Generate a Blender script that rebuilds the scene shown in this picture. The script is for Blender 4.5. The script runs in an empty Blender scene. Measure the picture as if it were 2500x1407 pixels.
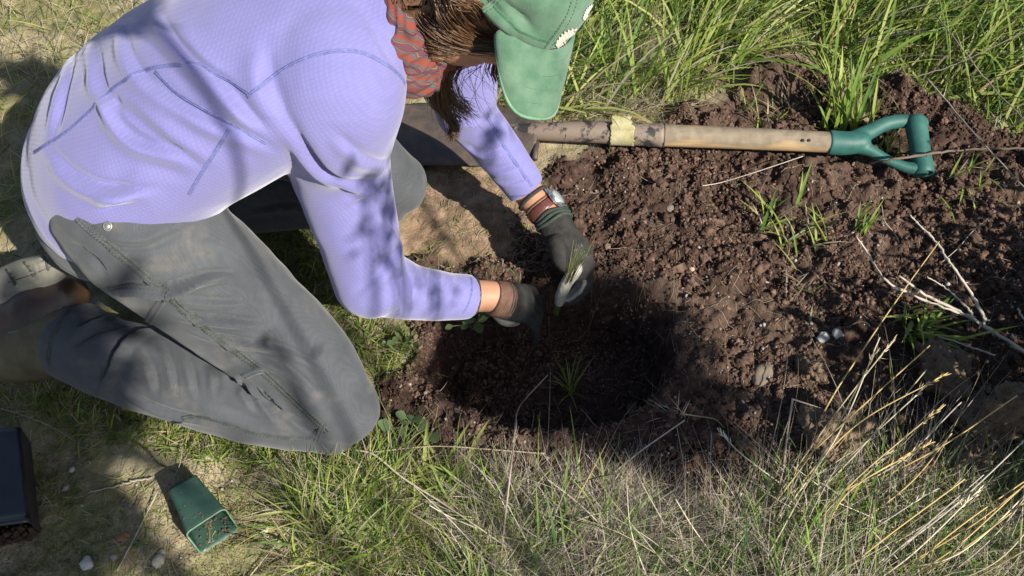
import bpy, bmesh, math, random
import numpy as np
from mathutils import Vector, Matrix
from mathutils.bvhtree import BVHTree

random.seed(7)
RNG = np.random.default_rng(7)
sc = bpy.context.scene
COL = sc.collection

# ------------------------------------------------------------------ camera
CAM_H, PITCH, HFOV = 1.4, math.radians(56), math.radians(56)
cd = bpy.data.cameras.new('camera')
cam = bpy.data.objects.new('camera', cd)
COL.objects.link(cam)
cam.location = (0, 0, CAM_H)
cam.rotation_euler = (math.pi / 2 - PITCH, 0, 0)
cd.sensor_width = 36
cd.lens = 18 / math.tan(HFOV / 2)
cd.clip_start, cd.clip_end = 0.02, 400
sc.camera = cam

# ------------------------------------------------------------------ sky, sun, exposure
SUN_EL, SUN_AZ = math.radians(41), math.radians(46)     # azimuth: sun stands behind the camera, to its right
w = bpy.data.worlds.new('World')
sc.world = w
w.use_nodes = True
nt = w.node_tree
nt.nodes.clear()
sky = nt.nodes.new('ShaderNodeTexSky')
sky.sky_type = 'NISHITA'
sky.sun_disc = False
sky.sun_elevation = SUN_EL
sky.sun_rotation = math.pi - SUN_AZ
sky.altitude = 100
bg = nt.nodes.new('ShaderNodeBackground')
bg.inputs['Strength'].default_value = 0.066
out = nt.nodes.new('ShaderNodeOutputWorld')
nt.links.new(sky.outputs[0], bg.inputs[0])
nt.links.new(bg.outputs[0], out.inputs[0])
SUN_DIR = Vector((math.sin(SUN_AZ) * math.cos(SUN_EL), -math.cos(SUN_AZ) * math.cos(SUN_EL), math.sin(SUN_EL)))
sl = bpy.data.lights.new('sun', 'SUN')
sl.energy = 5.0
sl.angle = math.radians(0.55)
sl.color = (1.0, 0.94, 0.84)
so = bpy.data.objects.new('sun', sl)
COL.objects.link(so)
so.rotation_euler = SUN_DIR.to_track_quat('Z', 'Y').to_euler()
so.location = (1.5, -4, 5)
sc.view_settings.view_transform = 'Standard'
sc.view_settings.look = 'None'
sc.view_settings.gamma = 1
sc.view_settings.use_curve_mapping = False
sc.view_settings.exposure = 0.86

# ------------------------------------------------------------------ measuring the place from the photograph
FPX = 1250 / math.tan(HFOV / 2)
CF = np.array([0, math.cos(PITCH), -math.sin(PITCH)])
CU = np.array([0, math.sin(PITCH), math.cos(PITCH)])
CP = np.array([0, 0, CAM_H])


def ray(x, y):
    return np.array([(x - 1250) / FPX, 0, 0]) + CU * (703.5 - y) / FPX + CF


def at(x, y, z=0.0):
    d = ray(x, y)
    return CP + d * ((z - CAM_H) / d[2])


def atd(x, y, dep):
    return CP + ray(x, y) * dep


def proj(v):
    v = np.asarray(v, float) - CP
    dz = v @ CF
    return 1250 + FPX * v[..., 0] / dz, 703.5 - FPX * (v @ CU) / dz


# ------------------------------------------------------------------ numbers
def _h(ix, iy, iz, seed):
    n = (ix.astype(np.int64) * 374761393 + iy.astype(np.int64) * 668265263 + iz.astype(np.int64) * 2147483647 + seed * 974711) & 0xffffffff
    n = ((n ^ (n >> 13)) * 1274126177) & 0xffffffff
    n = ((n ^ (n >> 16)) * 2246822519) & 0xffffffff
    return ((n ^ (n >> 15)) & 0xffffff) / float(0xffffff)


def noise2(x, y, s, seed=0):
    x = np.asarray(x, float) / s; y = np.asarray(y, float) / s
    ix = np.floor(x); iy = np.floor(y)
    fx = x - ix; fy = y - iy
    fx = fx * fx * fx * (fx * (fx * 6 - 15) + 10); fy = fy * fy * fy * (fy * (fy * 6 - 15) + 10)
    z = np.zeros_like(ix)
    a = _h(ix, iy, z, seed); b = _h(ix + 1, iy, z, seed); c = _h(ix, iy + 1, z, seed); d = _h(ix + 1, iy + 1, z, seed)
    return (a + (b - a) * fx) * (1 - fy) + (c + (d - c) * fx) * fy - 0.5


def noise3(p, s, seed=0):
    q = np.asarray(p, float) / s
    i = np.floor(q); f = q - i; f = f * f * (3 - 2 * f)
    r = 0
    for dx in (0, 1):
        for dy in (0, 1):
            for dz in (0, 1):
                wgt = (f[:, 0] if dx else 1 - f[:, 0]) * (f[:, 1] if dy else 1 - f[:, 1]) * (f[:, 2] if dz else 1 - f[:, 2])
                r = r + wgt * _h(i[:, 0] + dx, i[:, 1] + dy, i[:, 2] + dz, seed)
    return r - 0.5


def fbm2(x, y, s, o, seed=0, g=0.5):
    r = 0; a = 1
    for k in range(o):
        r = r + a * noise2(x, y, s / 2 ** k, seed + k * 17)
        a *= g
    return r


def sstep(a, b, x):
    t = np.clip((np.asarray(x, float) - a) / (b - a), 0, 1)
    return t * t * (3 - 2 * t)


def in_poly(x, y, poly):
    x = np.asarray(x); y = np.asarray(y)
    r = np.zeros(x.shape, bool)
    n = len(poly)
    for i in range(n):
        x0, y0 = poly[i]; x1, y1 = poly[(i + 1) % n]
        c = ((y0 > y) != (y1 > y)) & (x < (x1 - x0) * (y - y0) / ((y1 - y0) or 1e-9) + x0)
        r ^= c
    return r


def poly_sd(x, y, poly):
    """signed distance, positive inside"""
    d = np.full(np.shape(x), 1e9)
    n = len(poly)
    for i in range(n):
        a = np.array(poly[i]); b = np.array(poly[(i + 1) % n]); ab = b - a
        t = np.clip(((x - a[0]) * ab[0] + (y - a[1]) * ab[1]) / max(ab @ ab, 1e-12), 0, 1)
        d = np.minimum(d, np.hypot(x - a[0] - t * ab[0], y - a[1] - t * ab[1]))
    return np.where(in_poly(x, y, poly), d, -d)


def catmull(P, n):
    P = np.asarray(P, float)
    if len(P) < 3:
        t = np.linspace(0, 1, n)[:, None]
        return P[0] * (1 - t) + P[-1] * t
    Q = np.vstack([2 * P[0] - P[1], P, 2 * P[-1] - P[-2]])
    m = len(P) - 1
    u = np.linspace(0, m, n); k = np.minimum(u.astype(int), m - 1); t = (u - k)[:, None]
    a, b, c, d = Q[k], Q[k + 1], Q[k + 2], Q[k + 3]
    return 0.5 * (2 * b + (c - a) * t + (2 * a - 5 * b + 4 * c - d) * t ** 2 + (3 * b - a - 3 * c + d) * t ** 3)


def unit(v):
    v = np.asarray(v, float)
    return v / np.maximum(np.linalg.norm(v, axis=-1, keepdims=True), 1e-12)


# ------------------------------------------------------------------ materials
def mat(name, base, rough=0.7, scale=30, vary=0.25, hue2=None, bump=0.3, bdist=0.002, bscale=None, spec=0.3, attr=None, sheen=0.0, trans=0.0, detail=6, metal=0.0):
    """principled surface: base colour broken by noise towards hue2, optional per-piece colour attribute, fine relief"""
    m = bpy.data.materials.new(name)
    m.use_nodes = True
    n, l = m.node_tree.nodes, m.node_tree.links
    b = n['Principled BSDF']
    b.inputs['Roughness'].default_value = rough
    b.inputs['Specular IOR Level'].default_value = spec
    b.inputs['Metallic'].default_value = metal
    if sheen:
        b.inputs['Sheen Weight'].default_value = sheen
        b.inputs['Sheen Roughness'].default_value = 0.5
    tc = n.new('ShaderNodeTexCoord')
    nz = n.new('ShaderNodeTexNoise')
    nz.inputs['Scale'].default_value = scale
    nz.inputs['Detail'].default_value = detail
    nz.inputs['Roughness'].default_value = 0.65
    l.new(tc.outputs['Object'], nz.inputs['Vector'])
    rp = n.new('ShaderNodeValToRGB')
    rp.color_ramp.elements[0].position = 0.3
    rp.color_ramp.elements[1].position = 0.7
    c2 = hue2 or tuple(min(1, c * (1 + vary)) for c in base)
    c1 = base if hue2 else tuple(c * (1 - vary) for c in base)
    rp.color_ramp.elements[0].color = (*c1, 1)
    rp.color_ramp.elements[1].color = (*c2, 1)
    l.new(nz.outputs['Fac'], rp.inputs['Fac'])
    src = rp.outputs['Color']
    if attr:
        at_ = n.new('ShaderNodeAttribute')
        at_.attribute_name = attr
        mx = n.new('ShaderNodeMix')
        mx.data_type = 'RGBA'; mx.blend_type = 'MULTIPLY'
        mx.inputs['Factor'].default_value = 1
        l.new(src, mx.inputs[6]); l.new(at_.outputs['Color'], mx.inputs[7])
        src = mx.outputs[2]
    l.new(src, b.inputs['Base Color'])
    if bump:
        nb = n.new('ShaderNodeTexNoise')
        nb.inputs['Scale'].default_value = bscale or scale * 6
        nb.inputs['Detail'].default_value = 5
        l.new(tc.outputs['Object'], nb.inputs['Vector'])
        bp = n.new('ShaderNodeBump')
        bp.inputs['Strength'].default_value = bump
        bp.inputs['Distance'].default_value = bdist
        l.new(nb.outputs['Fac'], bp.inputs['Height'])
        l.new(bp.outputs['Normal'], b.inputs['Normal'])
    if trans:
        o = n['Material Output']
        tr = n.new('ShaderNodeBsdfTranslucent')
        l.new(src, tr.inputs['Color'])
        ms = n.new('ShaderNodeMixShader')
        ms.inputs[0].default_value = trans
        l.new(b.outputs[0], ms.inputs[1]); l.new(tr.outputs[0], ms.inputs[2])
        l.new(ms.outputs[0], o.inputs['Surface'])
    m['src'] = 1
    return m


def mix_mat(m, base2, attr, rough2=None, scale=60, vary=0.2):
    """second colour where the float attribute is one"""
    n, l = m.node_tree.nodes, m.node_tree.links
    b = n['Principled BSDF']
    old = b.inputs['Base Color'].links[0].from_socket
    a = n.new('ShaderNodeAttribute'); a.attribute_name = attr
    nz = n.new('ShaderNodeTexNoise'); nz.inputs['Scale'].default_value = scale; nz.inputs['Detail'].default_value = 5
    tc = n.new('ShaderNodeTexCoord'); l.new(tc.outputs['Object'], nz.inputs['Vector'])
    rp = n.new('ShaderNodeValToRGB')
    rp.color_ramp.elements[0].position = 0.3; rp.color_ramp.elements[1].position = 0.7
    rp.color_ramp.elements[0].color = (*[c * (1 - vary) for c in base2], 1)
    rp.color_ramp.elements[1].color = (*[min(1, c * (1 + vary)) for c in base2], 1)
    l.new(nz.outputs['Fac'], rp.inputs['Fac'])
    mx = n.new('ShaderNodeMix'); mx.data_type = 'RGBA'
    l.new(a.outputs['Fac'], mx.inputs['Factor']); l.new(old, mx.inputs[6]); l.new(rp.outputs['Color'], mx.inputs[7])
    l.new(mx.outputs[2], b.inputs['Base Color'])
    return m


def weave(m, period, depth, tone):
    """woven or knitted grid: relief and a slight change of tone"""
    n, l = m.node_tree.nodes, m.node_tree.links
    b = n['Principled BSDF']
    tc = n.new('ShaderNodeTexCoord'); mp = n.new('ShaderNodeMapping'); mp.inputs['Rotation'].default_value = (0.5, 0.35, 0.6)
    l.new(tc.outputs['Object'], mp.inputs[0])
    hs = []
    for d in ('X', 'Z'):
        wv = n.new('ShaderNodeTexWave'); wv.bands_direction = d; wv.inputs['Scale'].default_value = 2 * math.pi / (20 * period); wv.inputs['Distortion'].default_value = 0.6; wv.inputs['Detail'].default_value = 1
        l.new(mp.outputs[0], wv.inputs['Vector']); hs.append(wv.outputs['Fac'])
    mul = n.new('ShaderNodeMath'); mul.operation = 'MULTIPLY'; l.new(hs[0], mul.inputs[0]); l.new(hs[1], mul.inputs[1])
    nz = n.new('ShaderNodeTexNoise'); nz.inputs['Scale'].default_value = 260; nz.inputs['Detail'].default_value = 4; l.new(tc.outputs['Object'], nz.inputs['Vector'])
    add = n.new('ShaderNodeMath'); add.operation = 'ADD'; l.new(mul.outputs[0], add.inputs[0]); l.new(nz.outputs['Fac'], add.inputs[1])
    bp = n.new('ShaderNodeBump'); bp.inputs['Strength'].default_value = 0.35; bp.inputs['Distance'].default_value = depth
    l.new(add.outputs[0], bp.inputs['Height']); l.new(bp.outputs['Normal'], b.inputs['Normal'])
    mr = n.new('ShaderNodeMapRange'); mr.inputs['From Min'].default_value = 0.3; mr.inputs['From Max'].default_value = 1.2; mr.inputs['To Min'].default_value = 1 - tone; mr.inputs['To Max'].default_value = 1 + tone
    l.new(add.outputs[0], mr.inputs['Value'])
    old = b.inputs['Base Color'].links[0].from_socket
    mx = n.new('ShaderNodeVectorMath'); mx.operation = 'SCALE'; l.new(old, mx.inputs[0]); l.new(mr.outputs[0], mx.inputs['Scale']); l.new(mx.outputs[0], b.inputs['Base Color'])


# ------------------------------------------------------------------ objects
def me_np(name, V, F, smooth=True, attrs=None, colors=None):
    """V (n,3); F: array of quads/tris or list of lists"""
    me = bpy.data.meshes.new(name)
    V = np.ascontiguousarray(V, np.float32)
    me.vertices.add(len(V))
    me.vertices.foreach_set('co', V.ravel())
    if isinstance(F, np.ndarray):
        k = F.shape[1]; nf = len(F)
        idx = F.ravel().astype(np.int32)
        starts = np.arange(nf, dtype=np.int32) * k
        tot = np.full(nf, k, np.int32)
    else:
        idx = np.array([i for f in F for i in f], np.int32)
        tot = np.array([len(f) for f in F], np.int32)
        starts = np.concatenate([[0], np.cumsum(tot)[:-1]]).astype(np.int32)
        nf = len(F)
    me.loops.add(len(idx)); me.loops.foreach_set('vertex_index', idx)
    me.polygons.add(nf)
    me.polygons.foreach_set('loop_start', starts)
    me.polygons.foreach_set('loop_total', tot)
    me.polygons.foreach_set('use_smooth', np.full(nf, smooth, bool))
    me.update(calc_edges=True)
    for k, v in (attrs or {}).items():
        a = me.attributes.new(k, 'FLOAT', 'POINT'); a.data.foreach_set('value', np.asarray(v, np.float32))
    for k, v in (colors or {}).items():
        v = np.asarray(v, np.float32)
        if v.shape[1] == 3: v = np.hstack([v, np.ones((len(v), 1), np.float32)])
        a = me.attributes.new(k, 'FLOAT_COLOR', 'POINT'); a.data.foreach_set('color', v.ravel())
    return me


def link(name, me, m=None, parent=None):
    o = bpy.data.objects.new(name, me)
    COL.objects.link(o)
    if m is not None and me is not None:
        me.materials.append(m)
    if parent is not None:
        o.parent = parent
        o.matrix_parent_inverse = Matrix.Translation(-Vector(parent.location)) if parent.type == 'EMPTY' else parent.matrix_basis.inverted()
    return o


def tag(o, label=None, cat=None, group=None, kind=None):
    if label: o['label'] = label
    if cat: o['category'] = cat
    if group: o['group'] = group
    if kind: o['kind'] = kind
    return o


def thing(name, loc, label, cat, group=None):
    o = bpy.data.objects.new(name, None)
    o.empty_display_size = 0.05
    COL.objects.link(o)
    o.location = Vector(loc)
    bpy.context.view_layer.update()
    return tag(o, label, cat, group)


class MB:
    """collects vertices and faces for one mesh"""
    def __init__(s):
        s.V = []; s.F = []; s.n = 0; s.C = []

    def add(s, V, F, c=None):
        V = np.asarray(V, float)
        s.V.append(V)
        s.F += [[i + s.n for i in f] for f in F]
        s.n += len(V)
        if c is not None: s.C.append(np.tile(np.asarray(c, float), (len(V), 1)))

    def mesh(s, name, smooth=True, **k):
        if s.C: k['colors'] = {'tint': np.vstack(s.C)}
        return me_np(name, np.vstack(s.V), s.F, smooth, **k)

    # rings: (m, seg, 3)
    def rings(s, R, cap=True, c=None):
        m, n = R.shape[:2]
        V = R.reshape(-1, 3)
        F = [[i * n + j, i * n + (j + 1) % n, (i + 1) * n + (j + 1) % n, (i + 1) * n + j] for i in range(m - 1) for j in range(n)]
        if cap:
            F.append(list(range(n))[::-1]); F.append([(m - 1) * n + j for j in range(n)])
        s.add(V, F, c)

    def tube(s, P, r, seg=6, n=None, c=None, cap=True):
        P = np.asarray(P, float)
        r = np.broadcast_to(np.asarray(r, float), (len(P),))
        if n:
            r = np.interp(np.linspace(0, 1, n), np.linspace(0, 1, len(P)), r)
            P = catmull(P, n)
        T = unit(np.gradient(P, axis=0))
        ref = np.array([0.31, 0.22, 0.93])
        A = unit(np.cross(T, ref)); B = np.cross(T, A)
        a = np.linspace(0, 2 * np.pi, seg, endpoint=False)
        R = P[:, None] + r[:, None, None] * (np.cos(a)[None, :, None] * A[:, None] + np.sin(a)[None, :, None] * B[:, None])
        s.rings(R, cap, c)

    def limb(s, P, ra, rb=None, side=None, seg=28, n=40, pw=2.0, dome=(True, True)):
        """soft tapered body; ra is the half width seen from the camera side, rb the half depth; side fixes the width direction"""
        P = np.asarray(P, float)
        ra = np.asarray(ra, float); rb = ra if rb is None else np.asarray(rb, float)
        u = np.linspace(0, 1, len(P)); t = np.linspace(0, 1, n)
        Pc = catmull(P, n)
        a_ = catmull(np.c_[ra, ra], n)[:, 0]; b_ = catmull(np.c_[rb, rb], n)[:, 0]
        T = unit(np.gradient(Pc, axis=0))
        if side is None:
            A = unit(np.cross(T, Pc - CP))
        else:
            sd = np.asarray(side, float)
            if sd.ndim == 1: sd = np.tile(sd, (len(P), 1))
            S = catmull(sd, n)
            A = unit(S - (S * T).sum(1, keepdims=True) * T)
        B = np.cross(T, A)
        cs, Av, Bv, ar, br = [], [], [], [], []
        def push(c, i, k):
            cs.append(c); Av.append(A[i]); Bv.append(B[i]); ar.append(a_[i] * k); br.append(b_[i] * k)
        if dome[0]:
            for th in np.radians([86, 70, 50, 30, 12]):
                push(Pc[0] - T[0] * min(a_[0], b_[0]) * math.sin(th), 0, math.cos(th))
        for i in range(n): push(Pc[i], i, 1)
        if dome[1]:
            for th in np.radians([12, 30, 50, 70, 86]):
                push(Pc[-1] + T[-1] * min(a_[-1], b_[-1]) * math.sin(th), -1, math.cos(th))
        th = np.linspace(0, 2 * np.pi, seg, endpoint=False)
        ct = np.sign(np.cos(th)) * np.abs(np.cos(th)) ** (2 / pw); st = np.sign(np.sin(th)) * np.abs(np.sin(th)) ** (2 / pw)
        R = np.array(cs)[:, None] + np.array(ar)[:, None, None] * ct[None, :, None] * np.array(Av)[:, None] + np.array(br)[:, None, None] * st[None, :, None] * np.array(Bv)[:, None]
        s.rings(R)

    def ellipsoid(s, c, ax, seg=24, rn=14, k=None):
        """ax: three half-axis vectors"""
        ax = np.asarray(ax, float)
        ph = np.linspace(0.02, np.pi - 0.02, rn); th = np.linspace(0, 2 * np.pi, seg, endpoint=False)
        R = np.asarray(c)[None, None] + np.sin(ph)[:, None, None] * (np.cos(th)[None, :, None] * ax[0] + np.sin(th)[None, :, None] * ax[1]) + np.cos(ph)[:, None, None] * ax[2]
        s.rings(R)

    def box(s, c, ax, c_=None):
        ax = np.asarray(ax, float)
        V = [np.asarray(c) + i * ax[0] + j * ax[1] + k * ax[2] for i in (-1, 1) for j in (-1, 1) for k in (-1, 1)]
        s.add(V, [[0, 1, 3, 2], [4, 6, 7, 5], [0, 4, 5, 1], [2, 3, 7, 6], [0, 2, 6, 4], [1, 5, 7, 3]], c_)


def fuse(mb, voxel, smooth=6, factor=0.5):
    """union of the overlapping bodies in mb as one continuous skin; returns V, F(quads)"""
    me = mb.mesh('tmp')
    o = bpy.data.objects.new('tmp', me)
    COL.objects.link(o)
    bm = bmesh.new(); bm.from_mesh(me); bmesh.ops.recalc_face_normals(bm, faces=bm.faces); bm.to_mesh(me); bm.free()
    r = o.modifiers.new('r', 'REMESH'); r.mode = 'VOXEL'; r.voxel_size = voxel; r.adaptivity = 0
    if smooth:
        q = o.modifiers.new('s', 'SMOOTH'); q.factor = factor; q.iterations = smooth
    dg = bpy.context.evaluated_depsgraph_get()
    ev = o.evaluated_get(dg)
    em = ev.to_mesh()
    V = np.empty(len(em.vertices) * 3, np.float32); em.vertices.foreach_get('co', V)
    F = np.empty(len(em.loops), np.int32); em.loops.foreach_get('vertex_index', F)
    tot = np.empty(len(em.polygons), np.int32); em.polygons.foreach_get('loop_total', tot)
    V = V.reshape(-1, 3).astype(float)
    if (tot == 4).all():
        F = F.reshape(-1, 4)
    else:
        st = np.concatenate([[0], np.cumsum(tot)[:-1]])
        F = np.array([[F[s0], F[s0 + 1], F[s0 + 2], F[s0 + (3 if k == 4 else 2)]] for s0, k in zip(st, tot)])
    ev.to_mesh_clear()
    bpy.data.objects.remove(o); bpy.data.meshes.remove(me)
    return V, F


def normals(V, F):
    n = np.cross(V[F[:, 2]] - V[F[:, 0]], V[F[:, 3]] - V[F[:, 1]])
    N = np.zeros_like(V)
    for k in range(4): np.add.at(N, F[:, k], n)
    return unit(N)


def relax(V, F, it=2, k=0.5):
    """gentle smoothing of a quad mesh"""
    a = F.ravel(); b = np.roll(F, -1, 1).ravel()
    for _ in range(it):
        S = np.zeros_like(V); c = np.zeros(len(V))
        for q in range(3): S[:, q] = np.bincount(a, V[b, q], len(V)) + np.bincount(b, V[a, q], len(V))
        c = np.bincount(a, minlength=len(V)) + np.bincount(b, minlength=len(V))
        V = V * (1 - k) + k * S / np.maximum(c, 1)[:, None]
    return V


def bvh(V, F):
    return BVHTree.FromPolygons([tuple(v) for v in V], [tuple(f) for f in F])


def cast(tree, x, y):
    d = Vector(ray(x, y)).normalized()
    h = tree.ray_cast(Vector(CP), d)
    if h[0] is None: return None
    n = np.array(h[1])
    if n @ np.array(d) > 0: n = -n
    return np.array(h[0]), n


def trace(tree, pts, step=7, smooth=5):
    """a line measured in the photograph, laid on a surface: points and normals"""
    pts = np.asarray(pts, float)
    L = np.linalg.norm(np.diff(pts, axis=0), axis=1).sum()
    c = catmull(pts, max(4, int(L / step)))
    P, N = [], []
    for x, y in c:
        h = cast(tree, x, y)
        if h is None: continue
        if P and np.linalg.norm(h[0] - P[-1]) > 0.06: break
        P.append(h[0]); N.append(h[1])
    if len(P) < 3: return None
    P, N = np.array(P), np.array(N)
    for _ in range(smooth):
        P[1:-1] = (P[:-2] + 2 * P[1:-1] + P[2:]) / 4
        N[1:-1] = (N[:-2] + 2 * N[1:-1] + N[2:]) / 4
    for i in range(len(P)):
        h = tree.find_nearest(Vector(P[i]))
        if h[0] is not None: P[i] = P[i] * 0.25 + np.array(h[0]) * 0.75
    return P, unit(N)


def crease(V, tree, folds):
    """folds: (photo polyline, width m, depth m, kind). returns displaced V"""
    D = np.zeros_like(V)
    for pts, wd, dp, kind in folds:
        tr = trace(tree, pts, 9)
        if tr is None: continue
        P, N = tr
        lo, hi = P.min(0) - 5 * wd, P.max(0) + 5 * wd
        idx = np.where(((V > lo) & (V < hi)).all(1))[0]
        if not len(idx): continue
        X = V[idx]
        d2 = ((X[:, None] - P[None]) ** 2).sum(2)
        k = d2.argmin(1)
        T = unit(np.gradient(P, axis=0))
        S = np.cross(T, N)
        df = X - P[k]
        x = (df * S[k]).sum(1) / wd
        along = np.abs((df * T[k]).sum(1))
        depth_ok = np.exp(-((df * N[k]).sum(1) / (3 * wd)) ** 2) * np.exp(-(along / wd) ** 2)
        s_ = k / (len(P) - 1)
        tp = np.sin(np.clip(s_, 0.02, 0.98) * np.pi) ** 0.6
        if kind == 'r': g = np.exp(-x * x)
        elif kind == 'v': g = -np.exp(-x * x)
        elif kind == 'f': g = np.exp(-((x - 0.8) ** 2) * 1.3) - 1.1 * np.exp(-((x + 0.35) ** 2) * 4)
        else: g = np.exp(-((x + 0.8) ** 2) * 1.3) - 1.1 * np.exp(-((x - 0.35) ** 2) * 4)
        D[idx] += (dp * g * tp * depth_ok)[:, None] * N[k]
    return V + D


def ribbon(tr, wd, h=0.0012, close=False):
    """a raised band of stitching along a traced line"""
    P, N = tr
    T = unit(np.gradient(P, axis=0)); S = unit(np.cross(T, N))
    prof = [(-1, -0.6), (-0.92, 0.7), (-0.5, 1.0), (-0.08, 0.8), (0, 0.35), (0.08, 0.8), (0.5, 1.0), (0.92, 0.7), (1, -0.6)]
    R = np.stack([P + S * (wd * a) + N * (h * b) for a, b in prof], 1)
    m, n = R.shape[:2]
    V = R.reshape(-1, 3)
    F = [[i * n + j, i * n + j + 1, (i + 1) * n + j + 1, (i + 1) * n + j] for i in range(m - 1) for j in range(n - 1)]
    return V, F


def stitches(mb, tr, offs, ln=0.003, gap=0.0022, r=0.00036, lift=0.0012):
    P, N = tr
    T = unit(np.gradient(P, axis=0)); S = unit(np.cross(T, N))
    cum = np.concatenate([[0], np.cumsum(np.linalg.norm(np.diff(P, axis=0), axis=1))])
    for o in offs:
        Q = P + S * o + N * lift
        s = 0.0
        while s + ln < cum[-1]:
            a = np.array([np.interp(s, cum, Q[:, k]) for k in range(3)]); b = np.array([np.interp(s + ln, cum, Q[:, k]) for k in range(3)])
            mb.tube([a, b], r, 4)
            s += ln + gap
#@@GROUND
# ------------------------------------------------------------------ ground: one sheet with the dug soil, the planting hole and the turf
def gp(pts):
    return [tuple(at(x, y, 0)[:2]) for x, y in pts]


SOIL = gp([(1015, 640), (1030, 800), (985, 880), (930, 940), (925, 1030), (960, 1085), (1080, 1105), (1180, 1150), (1330, 1150), (1500, 1165), (1620, 1200), (1760, 1260), (1900, 1215), (2060, 1190), (2250, 1210), (2420, 1190), (2700, 1130),
           (2760, 330), (2480, 330), (2400, 300), (2300, 250), (2220, 225), (2130, 215), (2080, 280), (2010, 215), (1990, 105), (1930, 120), (1850, 130), (1780, 225), (1690, 265), (1620, 300), (1450, 370), (1330, 390), (1300, 430), (1335, 560), (1240, 520), (1250, 640), (1180, 640), (1100, 640)])
TANP = gp([(1010, 390), (1300, 390), (1340, 560), (1320, 720), (1200, 690), (1010, 660), (960, 560)])
HC = np.array([0.066, 0.822]); HRX, HRY, HDEP = 0.222, 0.152, 0.155
MOUNDS = [(2030, 1080, 0.05, 0.05), (1990, 1010, 0.035, 0.03), (2290, 930, 0.055, 0.055), (2400, 1050, 0.075, 0.05), (2480, 1020, 0.06, 0.05), (2230, 1130, 0.05, 0.04), (2130, 440, 0.07, 0.035), (1690, 300, 0.06, 0.025), (1850, 190, 0.07, 0.04), (2180, 250, 0.08, 0.03), (2420, 420, 0.09, 0.03), (1900, 870, 0.05, 0.018), (2090, 860, 0.05, 0.025)]
MOUNDS = [(*at(x, y, 0)[:2], r, h) for x, y, r, h in MOUNDS]


def soil_mask(x, y):
    return sstep(-0.012, 0.018, poly_sd(x, y, SOIL) + 0.05 * fbm2(x, y, 0.09, 4, 3))


def hole_d(x, y):
    wx = x + 0.022 * noise2(x, y, 0.07, 51) + 0.012 * noise2(x, y, 0.025, 52)
    wy = y + 0.022 * noise2(x, y, 0.07, 53) + 0.012 * noise2(x, y, 0.025, 54)
    return np.hypot((wx - HC[0]) / HRX, (wy - HC[1]) / HRY)


def height(x, y):
    x = np.asarray(x, float); y = np.asarray(y, float)
    s = soil_mask(x, y)
    far = sstep(2.5, 12, np.hypot(x, y - 1))
    z = 0.02 * fbm2(x, y, 0.5, 3, 11) + 0.9 * far * fbm2(x, y, 9, 2, 12)
    turf = 0.012 * fbm2(x, y, 0.06, 4, 21) + 0.006 * np.abs(fbm2(x, y, 0.02, 3, 23))
    dig = 0.034 * np.abs(fbm2(x, y, 0.11, 4, 31)) + 0.022 * np.abs(fbm2(x, y, 0.035, 4, 33)) + 0.010 * fbm2(x, y, 0.013, 2, 35, 0.7) - 0.006
    z = z + turf * (1 - s) + dig * s
    for mx, my, r, h in MOUNDS:
        d = np.hypot(x - mx, y - my) / r
        z = z + h * (0.75 + 0.9 * fbm2(x, y, 0.03, 3, 41)) * (1 - sstep(0.35, 1.05, d + 0.5 * fbm2(x, y, 0.05, 3, 43)))
    d = hole_d(x, y)
    rim = np.exp(-((d - 1.12) / 0.13) ** 2) * 0.008
    hole = (1 - sstep(0.84, 1.01, d))
    z = z * (1 - 0.5 * hole) + rim - HDEP * hole
    return z


def axis_coords(lo, hi, step, out):
    a = np.arange(lo, hi, step)
    k = np.cumsum(step * 1.22 ** np.arange(1, 200))
    k = k[k < out]
    return np.concatenate([(lo - k)[::-1], a, hi + k])


gx = axis_coords(-1.35, 1.35, 0.0045, 60)
gy = axis_coords(0.30, 2.05, 0.0045, 60)
GX, GY = np.meshgrid(gx, gy)
GZ = height(GX.ravel(), GY.ravel()).reshape(GX.shape)
ny, nx = GX.shape
ii = np.arange(nx * ny).reshape(ny, nx)
gF = np.stack([ii[:-1, :-1], ii[:-1, 1:], ii[1:, 1:], ii[1:, :-1]], -1).reshape(-1, 4)
gV = np.c_[GX.ravel(), GY.ravel(), GZ.ravel()]
soil_v = soil_mask(gV[:, 0], gV[:, 1])
tan_v = sstep(-0.03, 0.03, poly_sd(gV[:, 0], gV[:, 1], TANP) + 0.06 * fbm2(gV[:, 0], gV[:, 1], 0.08, 3, 61)) * (1 - (hole_d(gV[:, 0], gV[:, 1]) < 1))
moss_v = sstep(-0.02, 0.22, fbm2(gV[:, 0], gV[:, 1], 0.13, 5, 71))


def gz(x, y):
    """height of the ground sheet"""
    x = np.asarray(x, float); y = np.asarray(y, float)
    ix = np.clip(np.searchsorted(gx, x) - 1, 0, nx - 2); iy = np.clip(np.searchsorted(gy, y) - 1, 0, ny - 2)
    fx = np.clip((x - gx[ix]) / (gx[ix + 1] - gx[ix]), 0, 1); fy = np.clip((y - gy[iy]) / (gy[iy + 1] - gy[iy]), 0, 1)
    return (GZ[iy, ix] * (1 - fx) + GZ[iy, ix + 1] * fx) * (1 - fy) + (GZ[iy + 1, ix] * (1 - fx) + GZ[iy + 1, ix + 1] * fx) * fy


def on_ground(px, py, lift=0.0):
    p = at(px, py, 0)
    for _ in range(6):
        p = at(px, py, float(gz(p[0], p[1])) + lift)
    return p


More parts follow.
